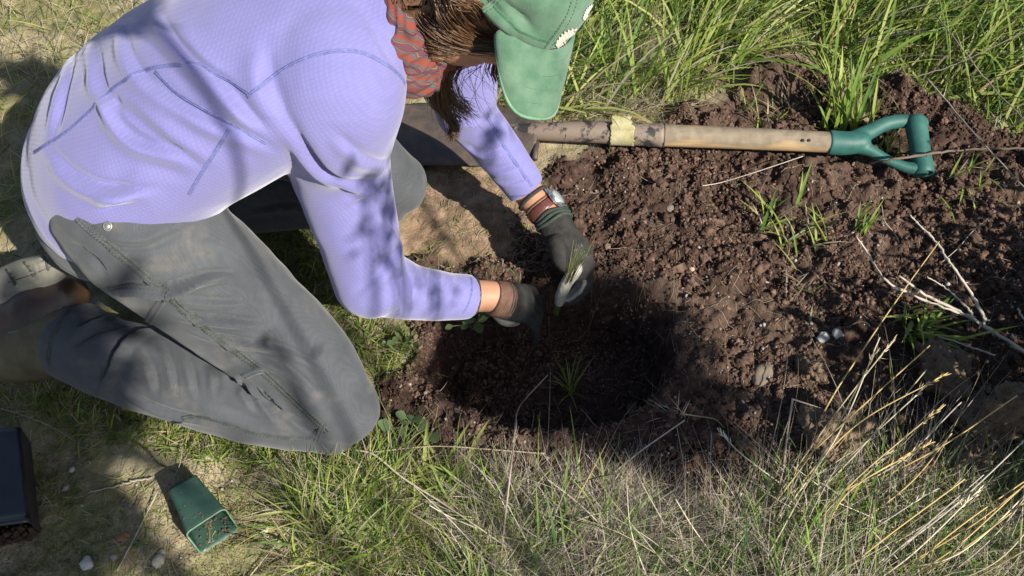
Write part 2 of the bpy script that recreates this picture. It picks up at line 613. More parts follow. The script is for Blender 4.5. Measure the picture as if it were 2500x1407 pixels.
M_ground = mat('ground earth', (0.150, 0.125, 0.075), 0.95, 22, 0.3, hue2=(0.36, 0.31, 0.20), bump=0.8, bdist=0.004, bscale=240, spec=0.1, detail=9)
mix_mat(M_ground, (0.12, 0.125, 0.035), 'moss', scale=90, vary=0.35)
mix_mat(M_ground, (0.21, 0.145, 0.095), 'tan', scale=45, vary=0.4)
mix_mat(M_ground, (0.055, 0.034, 0.026), 'soil', scale=70, vary=0.55)
mix_mat(M_ground, (0.088, 0.059, 0.044), 'dry', scale=130, vary=0.35)
dry_v = soil_v * sstep(0.0, 0.25, fbm2(gV[:, 0], gV[:, 1], 0.22, 5, 73)) * 0.75 * (hole_d(gV[:, 0], gV[:, 1]) > 1)
ground = link('ground', me_np('ground', gV, gF, True, {'dry': dry_v, 'soil': soil_v, 'tan': tan_v, 'moss': moss_v * 0.55}), M_ground)
tag(ground, 'dark dug garden soil with a planting hole, mossy bare earth and turf around it', 'ground', kind='structure')

# crumbs of soil: real grains scattered over the dug earth
ico_me = bmesh.new(); bmesh.ops.create_icosphere(ico_me, subdivisions=1, radius=1)
ICO0 = (np.array([v.co[:] for v in ico_me.verts]), np.array([[v.index for v in f.verts] for f in ico_me.faces])); ico_me.free()
ico_me = bmesh.new(); bmesh.ops.create_icosphere(ico_me, subdivisions=2, radius=1)
ICO1 = (np.array([v.co[:] for v in ico_me.verts]), np.array([[v.index for v in f.verts] for f in ico_me.faces])); ico_me.free()
ico_me = bmesh.new(); bmesh.ops.create_icosphere(ico_me, subdivisions=3, radius=1)
ICO2 = (np.array([v.co[:] for v in ico_me.verts]), np.array([[v.index for v in f.verts] for f in ico_me.faces])); ico_me.free()
# subdivisions=1 is the 20-triangle solid in Blender


def scatter(name, pts, size, base, tints, jag=0.35, flat=0.75, m=None, seed=0):
    """many small lumps as one mesh"""
    r = np.random.default_rng(seed)
    n = len(pts); bv, bf = base
    ang = r.uniform(0, 2 * np.pi, (n, 3))
    ca, sa = np.cos(ang), np.sin(ang)
    k = len(bv)
    S = size[:, None, None] * (1 + jag * (r.random((n, k, 1)) - 0.5) * 2)
    V = bv[None] * S * np.stack([np.ones(n), r.uniform(0.7, 1.0, n), r.uniform(flat * 0.8, flat * 1.2, n)], 1)[:, None]
    x, y, z = V[..., 0], V[..., 1], V[..., 2]
    y, z = y * ca[:, :1] - z * sa[:, :1], y * sa[:, :1] + z * ca[:, :1]
    x, z = x * ca[:, 1:2] - z * sa[:, 1:2], x * sa[:, 1:2] + z * ca[:, 1:2]
    x, y = x * ca[:, 2:] - y * sa[:, 2:], x * sa[:, 2:] + y * ca[:, 2:]
    V = np.stack([x, y, z], -1) + pts[:, None]
    F = (bf[None] + (np.arange(n) * k)[:, None, None]).reshape(-1, bf.shape[1])
    C = np.repeat(tints, k, axis=0)
    return link(name, me_np(name, V.reshape(-1, 3), F, True, colors={'tint': C}), m)


M_crumb = mat('soil crumb', (0.050, 0.030, 0.023), 0.96, 45, 0.3, hue2=(0.175, 0.112, 0.084), bump=0.9, bdist=0.003, bscale=420, spec=0.08, attr='tint')


def frame_pts(n, r, zones=None, margin=60):
    """random points on the ground inside the view"""
    px = r.uniform(-margin, 2500 + margin, n); py = r.uniform(-margin, 1407 + margin, n)
    d = np.stack([(px - 1250) / FPX, np.zeros(n), np.zeros(n)], 1) + CU[None] * ((703.5 - py) / FPX)[:, None] + CF[None]
    return CP + d * (-CAM_H / d[:, 2])[:, None]


r_ = np.random.default_rng(3)
x_ = r_.uniform(-0.45, 1.25, 150000); y_ = r_.uniform(0.45, 1.95, 150000)
s_ = soil_mask(x_, y_) * (0.10 + 0.90 * sstep(-0.12, 0.16, fbm2(x_, y_, 0.15, 4, 81)))
fx_, fy_ = proj(np.c_[x_, y_, 0 * x_])
ok = (r_.random(len(x_)) < s_) & (fx_ > -50) & (fx_ < 2550) & (fy_ > -50) & (fy_ < 1460)
x_, y_ = x_[ok], y_[ok]
n_small = min(36000, len(x_))
sz = 0.0011 + 0.0032 * r_.random(n_small) ** 2.6
P_ = np.c_[x_[:n_small], y_[:n_small], gz(x_[:n_small], y_[:n_small]) + sz * 0.3]
T_ = (0.55 + 1.0 * r_.random((n_small, 1)) ** 1.5) * np.array([[1, 1, 1]]) * (1 + np.array([[0.1, 0, -0.02]]) * r_.standard_normal((n_small, 1)))
T_ = T_ * (0.75 + 0.45 * sstep(-0.1, 0.25, fbm2(P_[:, 0], P_[:, 1], 0.22, 5, 73)))[:, None]
tag(scatter('soil_crumbs', P_, sz, ICO0, T_, 0.6, 0.75, M_crumb, 5), 'fine brown soil crumbs strewn over the dug earth', 'soil', kind='stuff')
xm, ym = r_.uniform(-0.45, 1.25, 60000), r_.uniform(0.45, 1.95, 60000)
fx_, fy_ = proj(np.c_[xm, ym, 0 * xm])
ok = (r_.random(len(xm)) < soil_mask(xm, ym) * (0.06 + 0.94 * sstep(-0.08, 0.2, fbm2(xm, ym, 0.13, 4, 83)))) & (fx_ > -50) & (fx_ < 2550) & (fy_ > -50) & (fy_ < 1460)
xm, ym = xm[ok][:13000], ym[ok][:13000]
sz = 0.0026 + 0.0034 * r_.random(len(xm)) ** 2
P_ = np.c_[xm, ym, gz(xm, ym) + sz * 0.25]
tag(scatter('soil_crumbs', P_, sz, ICO0, (0.5 + 1.0 * r_.random((len(xm), 1)) ** 1.4) * np.ones((1, 3)), 0.62, 0.75, M_crumb, 15), 'pea sized brown soil crumbs heaped on the dug earth', 'soil', kind='stuff')
x2, y2 = x_[n_small:n_small + 2600], y_[n_small:n_small + 2600]
sz = 0.0034 + 0.0070 * r_.random(len(x2)) ** 5.0
inh = hole_d(x2, y2) < 1.0
sz = np.where(inh, np.minimum(sz, 0.008), sz)
P_ = np.c_[x2, y2, gz(x2, y2) + sz * 0.25]
T_ = (0.6 + 0.75 * r_.random((len(x2), 1))) * np.ones((1, 3))
tag(scatter('soil_lumps', P_, sz, ICO1, T_, 0.42, 0.7, M_crumb, 6), 'crumbly brown soil lumps lying over the dug earth', 'soil', kind='stuff')
# pale grit below and left of the hole and over the mossy ground
x3 = r_.uniform(-0.75, 0.95, 12000); y3 = r_.uniform(0.45, 1.25, 12000)
fx_, fy_ = proj(np.c_[x3, y3, 0 * x3])
ok = (hole_d(x3, y3) > 1.05) & (r_.random(12000) < np.where(soil_mask(x3, y3) > 0.5, np.where(y3 < 0.86, 0.22, 0.10), np.where(y3 < 0.86, 0.10, 0.0))) & (fy_ < 1430)
x3, y3 = x3[ok], y3[ok]
sz = 0.0012 + 0.0034 * r_.random(len(x3)) ** 3
P_ = np.c_[x3, y3, gz(x3, y3) + sz * 0.4]
M_grit = mat('pale grit', (0.30, 0.27, 0.24), 0.9, 80, 0.3, bump=0.4, attr='tint', spec=0.2)
tag(scatter('grit', P_, sz, ICO0, 0.6 + 0.7 * r_.random((len(x3), 1)) * np.ones((1, 3)), 0.35, 0.7, M_grit, 8), 'pale grit scattered on the soil around the hole', 'grit', kind='stuff')
# rough clods among the crumbs
rc = np.random.default_rng(19)
xc, yc = rc.uniform(-0.4, 1.25, 9000), rc.uniform(0.45, 1.95, 9000)
fx_, fy_ = proj(np.c_[xc, yc, 0 * xc])
ok = (rc.random(9000) < soil_mask(xc, yc) * sstep(-0.05, 0.2, fbm2(xc, yc, 0.13, 3, 85))) & (fx_ > -50) & (fx_ < 2550) & (fy_ > -50) & (fy_ < 1460) & (hole_d(xc, yc) > 1.08) & (poly_sd(xc, yc, SOIL) > 0.03)
xc, yc = xc[ok][:420], yc[ok][:420]
bv, bf = ICO2
V_, F_, T_ = [], [], []
for k in range(len(xc)):
    s = 0.0045 + 0.0085 * rc.random() ** 2.5
    o_ = rc.uniform(0, 50, 3)
    v = bv * (1 + 1.1 * noise3(bv + o_, 0.9, 3) + 0.9 * noise3(bv + o_, 0.42, 4) + 0.7 * noise3(bv + o_, 0.2, 5))[:, None] * s * np.array([1, rc.uniform(0.7, 1), rc.uniform(0.6, 0.9)])
    a = rc.uniform(0, 6.3); v = v @ np.array([[math.cos(a), -math.sin(a), 0], [math.sin(a), math.cos(a), 0], [0, 0, 1]]).T
    V_.append(v + [xc[k], yc[k], float(gz(xc[k], yc[k])) + s * 0.15]); F_.append(bf + k * len(bv)); T_.append(np.full((len(bv), 3), rc.uniform(0.6, 1.25)))
tag(link('soil_clods', me_np('soil_clods', np.vstack(V_), np.vstack(F_), colors={'tint': np.vstack(T_)}), M_crumb), 'rough knobbly clods among the soil crumbs', 'soil', kind='stuff')
#@@SHOVEL
# ------------------------------------------------------------------ the kneeling person
M_skin = mat('skin', (0.38, 0.195, 0.118), 0.5, 40, 0.1, bump=0.25, bdist=0.0008, bscale=500, spec=0.4)
M_skin.node_tree.nodes['Principled BSDF'].inputs['Subsurface Weight'].default_value = 0.15
M_skin.node_tree.nodes['Principled BSDF'].inputs['Subsurface Radius'].default_value = (0.01, 0.004, 0.002)
M_shirt = mat('lavender fleece', (0.152, 0.146, 0.335), 0.85, 14, 0.06, hue2=(0.174, 0.168, 0.362), bump=0.6, bdist=0.0012, bscale=420, spec=0.2, sheen=0.35)
weave(M_shirt, 0.0048, 0.0005, 0.045)
M_seam = mat('blue seam thread', (0.135, 0.142, 0.315), 0.8, 200, 0.3, bump=0.6, bdist=0.001, bscale=900, spec=0.2)
M_pant = mat('grey green canvas', (0.048, 0.053, 0.060), 0.9, 11, 0.14, hue2=(0.082, 0.087, 0.093), bump=0.35, bdist=0.0009, bscale=700, spec=0.15, sheen=0.15)
M_pseam = mat('canvas seam', (0.060, 0.066, 0.064), 0.9, 120, 0.3, bump=0.6, bdist=0.001, bscale=900, spec=0.1)
M_pthread = mat('canvas thread', (0.12, 0.125, 0.12), 0.8, 120, 0.2, bump=0)

root = thing('person', at(560, 760, 0), 'person in lavender fleece, green cap and grey trousers kneeling over the planting hole', 'person')

# joints, measured in the photograph
pelvis = np.array([-0.500, 0.930, 0.370])
hipR, kneeR = np.array([-0.470, 0.790, 0.350]), at(838, 1000, 0.075)
hipL, kneeL = np.array([-0.455, 1.060, 0.350]), at(968, 452, 0.085)
ankR = at(175, 838, 0.105)
shR, elR, wrR = at(810, 205, 0.550), at(905, 690, 0.225), at(1150, 722, 0.105)
shL, elL, wrL = np.array([-0.110, 1.150, 0.500]), at(1140, 275, 0.255), at(1290, 470, 0.130)

# -- trousers
tb = MB()
lat = np.array([0.05, 1, 0.0])
spine = np.array([[-0.585, 0.93, 0.30], [-0.53, 0.93, 0.365], [-0.455, 0.935, 0.435], [-0.40, 0.94, 0.475]])
tb.limb(spine, [0.165, 0.180, 0.170, 0.15], [0.115, 0.125, 0.115, 0.10], side=lat, seg=36)
mR = at(600, 765, 0.215)
tb.limb([hipR + [-0.06, 0.03, 0.02], at(378, 580, 0.340), mR, at(740, 885, 0.135), kneeR], [0.094, 0.099, 0.088, 0.078, 0.058], [0.10, 0.11, 0.088, 0.076, 0.055], seg=32, n=50)
tb2 = MB()
tb2.limb([at(815, 1035, 0.055), at(640, 985, 0.075), at(430, 920, 0.080), at(270, 875, 0.078), at(158, 818, 0.090)], [0.048, 0.064, 0.070, 0.064, 0.064], [0.045, 0.062, 0.068, 0.068, 0.066], seg=32, n=50, dome=(True, False))
tb.limb([hipL, (hipL + kneeL) / 2 + [0, 0, 0.03], kneeL], [0.10, 0.088, 0.058], [0.10, 0.088, 0.055], seg=30)
tb.limb([kneeL + [-0.02, -0.01, -0.025], at(760, 470, 0.075), at(560, 480, 0.08), at(420, 470, 0.09)], [0.05, 0.065, 0.066, 0.06], [0.048, 0.062, 0.066, 0.06], seg=28)
V, F = fuse(tb, 0.0036, 11)
V2, F2 = fuse(tb2, 0.0036, 11)
F = np.vstack([F, F2 + len(V)]); V = np.vstack([V, V2])
tree = bvh(V, F)
PF = [  # folds of the trousers
    ([(205, 680), (260, 655), (308, 634), (360, 602), (425, 560)], 0.010, 0.020, 'f'),
    ([(275, 712), (332, 699), (400, 708), (455, 690), (515, 670), (560, 668)], 0.009, 0.018, 'f'),
    ([(410, 725), (520, 735), (600, 735)], 0.008, 0.008, 'f'),
    ([(430, 770), (540, 780), (640, 790)], 0.008, 0.011, 'f'),
    ([(470, 810), (580, 835), (690, 850), (790, 900)], 0.008, 0.011, 'f'),
    ([(620, 870), (700, 900), (770, 960)], 0.010, 0.010, 'f'),
    ([(170, 600), (230, 640), (260, 680)], 0.010, 0.008, 'v'),
    ([(250, 590), (350, 600), (440, 560)], 0.012, 0.006, 'g'),
    ([(560, 470), (600, 560), (640, 640)], 0.012, 0.006, 'v'),
    ([(190, 800), (230, 790), (280, 770), (340, 780)], 0.009, 0.010, 'f'),
    ([(180, 840), (230, 810), (300, 800)], 0.009, 0.009, 'g'),
    ([(240, 960), (265, 900), (290, 860), (330, 820), (380, 800)], 0.010, 0.012, 'f'),
    ([(275, 890), (300, 850), (350, 815), (400, 805)], 0.008, 0.008, 'f'),
    ([(340, 850), (370, 900), (380, 960)], 0.010, 0.009, 'f'),
    ([(395, 840), (420, 890), (430, 950)], 0.008, 0.009, 'f'),
    ([(450, 860), (470, 910), (480, 960)], 0.008, 0.009, 'f'),
    ([(515, 890), (530, 920), (525, 960)], 0.007, 0.009, 'f'),
    ([(585, 930), (600, 960), (620, 1000)], 0.007, 0.008, 'f'),
    ([(610, 935), (640, 975), (680, 1030)], 0.008, 0.009, 'f'),
    ([(640, 950), (680, 985), (700, 1005)], 0.007, 0.008, 'g'),
    ([(700, 1010), (740, 1040), (790, 1065)], 0.007, 0.006, 'f'),
    ([(290, 940), (350, 985), (420, 1010), (500, 1030)], 0.012, 0.007, 'f'),
    ([(540, 990), (600, 1020), (660, 1035)], 0.010, 0.006, 'v'),
    ([(600, 520), (700, 500), (770, 510)], 0.010, 0.008, 'f'),
    ([(960, 500), (1000, 470), (1020, 430)], 0.010, 0.005, 'f'),
    ([(240, 985), (300, 1010), (400, 1025)], 0.008, 0.005, 'v'),
]
V = crease(V, tree, [(a, b * 0.72, c * 1.25, d) for a, b, c, d in PF])
V = relax(V, F, 2)
N = normals(V, F)
V += N * (0.0035 * noise3(V, 0.045, 5) + 0.0022 * noise3(V, 0.02, 6))[:, None]
tree_p = bvh(V, F)
mix_mat(M_pant, (0.12, 0.110, 0.095), 'dirt', scale=120, vary=0.3)
weave(M_pant, 0.0020, 0.0005, 0.10)
dirt = np.clip(sstep(0.10, 0.01, V[:, 2]) * (0.25 + 1.1 * noise3(V, 0.03, 9)) + 0.35 * sstep(0.14, 0.34, noise3(V, 0.05, 10) + 0.5 * noise3(V, 0.012, 11)), 0, 0.75)
link('trousers', me_np('trousers', V, F, attrs={'dirt': dirt}), M_pant, root)
trousers = bpy.data.objects['trousers']
VP, FP = V, F


def seam(name, tree, pts, wd, m, parent, h=0.0012, thread=None, offs=(), step=7):
    tr = trace(tree, pts, step)
    if tr is None: return None
    v, f = ribbon(tr, wd, h)
    o = link(name, me_np(name, v, np.array(f)), m, parent)
    if thread is not None:
        mb = MB(); stitches(mb, tr, offs, lift=h + 0.0003)
        if mb.n: link('stitching', mb.mesh('stitching'), thread, o)
    return o


seam('side_seam', tree_p, [(188, 530), (250, 585), (310, 635), (400, 712), (470, 775), (560, 845), (650, 915), (730, 990), (800, 1055)], 0.0068, M_pseam, trousers, 0.0013, M_pthread, (-0.005, 0.0, 0.005))
seam('pocket_edge', tree_p, [(408, 722), (385, 748), (372, 770), (362, 792)], 0.006, M_pant, trousers, 0.003, M_pthread, (-0.003, 0.003))
seam('pocket_edge', tree_p, [(645, 903), (620, 905), (598, 918)], 0.006, M_pant, trousers, 0.003, M_pthread, (-0.003, 0.003))
seam('pocket_edge', tree_p, [(272, 704), (330, 705), (398, 712)], 0.006, M_pant, trousers, 0.003, M_pthread, (-0.003, 0.003))
seam('hem', tree_p, [(205, 725), (165, 765), (135, 810), (122, 850), (118, 890)], 0.004, M_pseam, trousers, 0.001, M_pthread, (0.0,))
seam('inner_seam', tree_p, [(230, 1000), (330, 1015), (400, 1035), (470, 1018), (520, 1025), (640, 1062), (750, 1070), (778, 1050)], 0.004, M_pseam, trousers, 0.0014, M_pthread, (0.0025,))
seam('knee_seam', tree_p, [(790, 1035), (780, 1060), (772, 1078)], 0.005, M_pant, trousers, 0.002, M_pthread, (-0.002, 0.002))
seam('waist_seam', tree_p, [(190, 532), (215, 560), (240, 575), (255, 590)], 0.005, M_pant, trousers, 0.002, M_pthread, (-0.002, 0.002))
seam('crotch_seam', tree_p, [(560, 470), (575, 500), (585, 540)], 0.004, M_pseam, trousers, 0.0014, M_pthread, (0.002,))
hb = cast(tree_p, 264, 553)
if hb is not None:
    mb = MB(); p, n_ = hb
    a = unit(np.cross(n_, [0, 0, 1])); b = np.cross(n_, a)
    th = np.linspace(0, 2 * np.pi, 20, endpoint=False)
    prof = [(0.0065, 0.0), (0.0065, 0.002), (0.0055, 0.0028), (0.0042, 0.0022), (0.0036, 0.0022), (0.0028, 0.0034), (0.001, 0.0038)]
    R = np.array([[p + n_ * h + r * (math.cos(t) * a + math.sin(t) * b) for t in th] for r, h in prof])
    mb.rings(R)
    link('rivet', mb.mesh('rivet'), mat('rivet brass', (0.42, 0.40, 0.34), 0.4, 90, 0.3, metal=0.8, bump=0.2), trousers)

# -- boot, sole turned up behind the heel
M_leather = mat('brown leather', (0.030, 0.016, 0.008), 0.40, 14, 0.35, hue2=(0.066, 0.040, 0.023), bump=0.3, bdist=0.001, spec=0.5)
M_suede = mat('tan leather', (0.066, 0.054, 0.032), 0.8, 18, 0.3, hue2=(0.150, 0.125, 0.075), bump=0.3)
M_rubber = mat('grey rubber sole', (0.105, 0.103, 0.085), 0.8, 24, 0.3, hue2=(0.175, 0.168, 0.138), bump=0.3, bdist=0.001)
M_dark = mat('dark cord', (0.03, 0.028, 0.025), 0.8, 60, 0.3, bump=0.3)
boot = thing('boot', at(100, 800, 0.0), None, None)
boot.parent = root; boot.matrix_parent_inverse = Matrix.Translation(-Vector(root.location))
mb = MB()
mb.limb([at(175, 822, 0.10), at(110, 838, 0.085), at(30, 850, 0.065), at(-70, 850, 0.05)], [0.056, 0.058, 0.056, 0.048], [0.052, 0.052, 0.05, 0.04], n=30)
V, F = fuse(mb, 0.004, 4)
link('upper', me_np('upper', V + normals(V, F) * (0.002 * noise3(V, 0.03, 8))[:, None], F), M_suede, boot)
mb = MB()
mb.limb([at(155, 722, 0.135), at(105, 765, 0.115), at(50, 790, 0.10), at(-60, 800, 0.085)], [0.042, 0.052, 0.050, 0.045], [0.038, 0.045, 0.045, 0.04], n=30)
V, F = fuse(mb, 0.004, 4)
hc_ = link('heel_counter', me_np('heel_counter', V + normals(V, F) * (0.0012 * noise3(V, 0.012, 12))[:, None], F), M_leather, boot)
tr_l = bvh(V, F)
seam('stitching', tr_l, [(20, 830), (70, 822), (120, 800), (160, 765)], 0.0016, M_pthread, hc_, 0.0012)
seam('stitching', tr_l, [(20, 812), (68, 804), (114, 782), (150, 750)], 0.0016, M_pthread, hc_, 0.0012)
mb = MB()
su = np.array([0.25, 0.25, 1.0]); su /= np.linalg.norm(su)
mb.limb([at(128, 672, 0.165), at(75, 690, 0.150), at(0, 715, 0.135), at(-90, 730, 0.12)], [0.034, 0.040, 0.037, 0.04], [0.024, 0.026, 0.025, 0.025], n=40, pw=3.2)
V, F = fuse(mb, 0.0035, 2)
tr_ = bvh(V, F)
V = crease(V, tr_, [([(60, 640), (75, 660), (85, 680)], 0.003, 0.007, 'v'), ([(100, 625), (112, 650), (118, 668)], 0.003, 0.006, 'v'), ([(20, 655), (30, 680), (40, 700)], 0.003, 0.007, 'v'), ([(-10, 720), (60, 705), (150, 668)], 0.003, 0.004, 'v'), ([(65, 652), (80, 645), (100, 638)], 0.002, 0.004, 'v'), ([(68, 662), (85, 655), (105, 648)], 0.002, 0.004, 'v'), ([(72, 672), (90, 665), (108, 657)], 0.002, 0.004, 'v')])
link('sole', me_np('sole', V, F), M_rubber, boot)
tr_b = bvh(V, F)
mb = MB()   # welt between sole and leather, and the row of tread lugs
for pts in ([(165, 690), (120, 712), (60, 735), (-10, 755)],):
    q = trace(tr_b, pts, 8)
    if q is not None: mb.tube(q[0] + q[1] * 0.001, 0.0022, 8)
if mb.n: link('welt', mb.mesh('welt'), M_rubber, boot)
mb = MB()   # dark beads painting the shade between the tread lugs and along the ribbed panel
for pts, r_g in (([(58, 640), (70, 655), (82, 676)], 0.0024), ([(104, 624), (113, 640), (118, 660)], 0.0024), ([(14, 658), (26, 676), (38, 698)], 0.0024), ([(20, 690), (80, 670), (128, 650)], 0.0010)):
    q = trace(tr_b, pts, 5, 1)
    if q is not None: mb.tube(q[0] - q[1] * r_g * 0.3, r_g, 8)
if mb.n: link('tread', mb.mesh('tread'), mat('sole groove shade', (0.055, 0.053, 0.045), 0.9, 40, 0.2, bump=0), boot)
mb = MB(); mb.tube([at(130, 908, 0.06), at(95, 880, 0.075), at(40, 868, 0.08), at(-20, 865, 0.08)], 0.0025, 6, 20)
mb.tube([at(125, 900, 0.06), at(90, 872, 0.078), at(45, 874, 0.082), at(-20, 872, 0.08)], 0.002, 6, 20)
mb.tube([at(52, 815, 0.09), at(58, 840, 0.093), at(70, 866, 0.083)], 0.003, 6, 12)
link('bootlace', mb.mesh('bootlace'), M_dark, boot)

# -- fleece shirt with both sleeves
tb = MB()
SP = np.array([[-0.575, 0.925, 0.345], [-0.525, 0.928, 0.392], [-0.43, 0.938, 0.462], [-0.32, 0.958, 0.518], [-0.225, 0.98, 0.553], [-0.165, 0.992, 0.572]])
sd = np.array([[0.03, 1, 0], [0.03, 1, 0], [0.08, 1, -0.01], [0.14, 1, -0.04], [0.2, 1, -0.06], [0.22, 1, -0.06]])
tb.limb(SP, [0.170, 0.188, 0.178, 0.172, 0.155, 0.11], [0.118, 0.130, 0.128, 0.122, 0.105, 0.080], side=sd, seg=40, n=50)
# belly hanging forward of the waist
tb.limb([at(300, 440, 0.41), at(450, 400, 0.43), at(600, 335, 0.44), at(700, 290, 0.45)], [0.055, 0.060, 0.060, 0.05], [0.09, 0.10, 0.10, 0.08], seg=28)
tb.limb([np.array([-0.24, 0.985, 0.545]), shR, at(830, 400, 0.405), at(880, 590, 0.285), elR], [0.10, 0.094, 0.070, 0.060, 0.056], [0.09, 0.088, 0.068, 0.060, 0.054], seg=32, n=60, dome=(True, True))
tb.limb([elR + [0.004, 0.006, 0.0], at(1000, 712, 0.165), at(1080, 720, 0.130), at(1148, 722, 0.105)], [0.0545, 0.044, 0.039, 0.0365], [0.052, 0.044, 0.040, 0.037], seg=30, n=36, dome=(True, False))
tb.limb([np.array([-0.24, 0.995, 0.54]), shL, elL], [0.095, 0.085, 0.050], [0.085, 0.08, 0.05], seg=28)
tb.limb([elL, at(1210, 360, 0.19), at(1288, 466, 0.130)], [0.048, 0.041, 0.0345], [0.046, 0.040, 0.034], seg=28, n=30, dome=(True, False))
V, F = fuse(tb, 0.0034, 14)
tree = bvh(V, F)
SF = [
    ([(230, 40), (230, 130), (250, 230), (330, 300)], 0.013, 0.008, 'f'),
    ([(290, 20), (310, 120), (350, 190), (420, 260)], 0.012, 0.008, 'f'),
    ([(380, 20), (420, 90), (480, 160), (560, 220), (620, 290)], 0.010, 0.012, 'f'),
    ([(430, 60), (480, 130), (530, 180)], 0.014, 0.007, 'r'),
    ([(180, 130), (150, 240), (130, 330)], 0.014, 0.007, 'f'),
    ([(270, 225), (280, 290), (340, 350), (460, 380)], 0.012, 0.009, 'f'),
    ([(300, 250), (380, 320), (460, 375), (500, 400)], 0.012, 0.006, 'g'),
    ([(370, 190), (430, 250), (520, 300), (600, 330), (660, 365)], 0.010, 0.008, 'f'),
    ([(520, 210), (580, 260), (640, 310)], 0.010, 0.009, 'f'),
    ([(120, 370), (180, 430), (260, 460), (330, 465)], 0.012, 0.011, 'f'),
    ([(230, 460), (300, 468), (370, 462)], 0.008, 0.010, 'f'),
    ([(240, 505), (300, 490), (360, 468)], 0.008, 0.007, 'g'),
    ([(270, 440), (330, 400), (420, 420), (450, 440)], 0.012, 0.005, 'v'),
    ([(640, 120), (650, 200), (690, 290)], 0.016, 0.008, 'f'),
    ([(690, 270), (760, 390), (830, 440), (950, 455)], 0.012, 0.009, 'f'),
    ([(820, 330), (890, 390), (955, 405)], 0.010, 0.007, 'f'),
    ([(860, 500), (905, 470), (945, 455)], 0.010, 0.008, 'g'),
    ([(880, 480), (950, 540), (990, 600)], 0.012, 0.006, 'f'),
    ([(870, 720), (920, 680), (970, 620), (985, 560)], 0.010, 0.006, 'f'),
    ([(985, 650), (970, 690), (975, 740), (990, 775)], 0.008, 0.007, 'f'),
    ([(1020, 655), (1005, 700), (1010, 750)], 0.008, 0.007, 'f'),
    ([(1050, 660), (1040, 700), (1048, 770)], 0.007, 0.006, 'f'),
    ([(1085, 665), (1075, 710), (1078, 770)], 0.006, 0.005, 'f'),
    ([(1115, 672), (1108, 710), (1105, 765)], 0.006, 0.004, 'f'),
    ([(900, 60), (935, 130), (965, 170)], 0.010, 0.006, 'f'),
    ([(740, 330), (800, 420), (900, 500)], 0.014, 0.005, 'g'),
    ([(1130, 350), (1180, 380), (1240, 360)], 0.008, 0.006, 'f'),
    ([(1165, 400), (1210, 420), (1270, 400)], 0.008, 0.006, 'f'),
    ([(1090, 260), (1130, 300), (1190, 290)], 0.008, 0.006, 'f'),
    ([(1190, 430), (1240, 450), (1300, 430)], 0.006, 0.004, 'f'),
]
V = crease(V, tree, [(a, b * 0.95, c * 0.92, d) for a, b, c, d in SF])
V = relax(V, F, 3)
N = normals(V, F)
V += N * (0.006 * noise3(V, 0.09, 15) + 0.0022 * noise3(V, 0.03, 16))[:, None]
tree_s = bvh(V, F)
shirt = link('fleece_shirt', me_np('fleece_shirt', V, F), M_shirt, root)
for pts in [[(85, 372), (120, 350), (180, 310), (255, 235), (300, 200), (345, 175), (400, 162), (482, 157), (520, 178), (565, 200), (612, 232)],
            [(606, 236), (650, 200), (700, 165), (760, 138), (820, 125), (880, 128), (930, 150), (975, 184), (988, 205)],
            [(380, 175), (430, 225), (490, 262), (560, 300), (650, 350)],
            [(560, 318), (540, 350), (510, 395), (485, 435), (462, 474)]]:
    seam('seam', tree_s, pts, 0.0025, M_seam, shirt, 0.0013)
seam('cuff_hem', tree_s, [(1240, 480), (1270, 478), (1300, 468), (1326, 450)], 0.0025, M_seam, shirt, 0.0010)
seam('seam', tree_s, [(1190, 285), (1240, 370), (1300, 455)], 0.003, M_seam, shirt, 0.001)
seam('cuff_hem', tree_s, [(1150, 672), (1152, 700), (1146, 735), (1130, 765)], 0.002, M_seam, shirt, 0.0008)
#@@HEAD
# -- head, neck, wrists: the body under the clothes, one continuous skin
def camv(r, u, t):
    return unit(np.array([1, 0, 0]) * r + CU * u - CF * t)


Hc = atd(1205, -45, 1.185)
hf = unit(np.array([0.42, -0.26, -0.86])); hu = np.array([0.9, 0.06, 0.40]); hu = unit(hu - (hu @ hf) * hf)
hr = np.cross(hf, hu)


def HL(r, f_, u):
    return Hc + hr * r + hf * f_ + hu * u


tb = MB()
tb.ellipsoid(HL(0, -0.008, 0.01), [hr * 0.074, hf * 0.093, hu * 0.100])
tb.ellipsoid(HL(0, 0.028, -0.045), [hr * 0.062, hf * 0.062, hu * 0.075])
tb.limb([HL(0, 0.02, -0.06), HL(0, 0.05, -0.095), HL(0, 0.068, -0.108)], [0.052, 0.036, 0.018], [0.045, 0.028, 0.014], side=hr)       # jaw, chin
for s in (-1, 1):
    tb.ellipsoid(HL(s * 0.038, 0.058, -0.028), [hr * 0.028, hf * 0.024, hu * 0.024])                                       # cheekbones
    tb.limb([HL(s * 0.058, 0.0, -0.05), HL(s * 0.045, 0.035, -0.092)], [0.018, 0.016], seg=16)                              # jaw line
    tb.ellipsoid(HL(s * 0.033, 0.078, 0.012), [hr * 0.024, hf * 0.012, hu * 0.008])                                          # brow
    a = HL(s * 0.076, -0.012, -0.018)                                                                                        # ear
    eo = unit(hr * s * 0.7 - hf * 0.55)
    th = np.linspace(-2.4, 2.1, 16)
    ring = [a + hu * 0.030 * math.cos(t) * 1.0 + eo * (0.016 + 0.012 * math.sin(t)) - hf * 0.006 for t in th]
    tb.tube(ring, [0.005] * 16, 10)
    tb.ellipsoid(a + eo * 0.010, [hu * 0.026, eo * 0.016, np.cross(hu, eo) * 0.005])
    tb.ellipsoid(a + eo * 0.010 - hu * 0.030, [hu * 0.010, eo * 0.008, np.cross(hu, eo) * 0.006])
tb.limb([HL(0, 0.082, 0.008), HL(0, 0.098, -0.018), HL(0, 0.108, -0.034)], [0.008, 0.010, 0.013], [0.008, 0.010, 0.011], side=hr, seg=18)
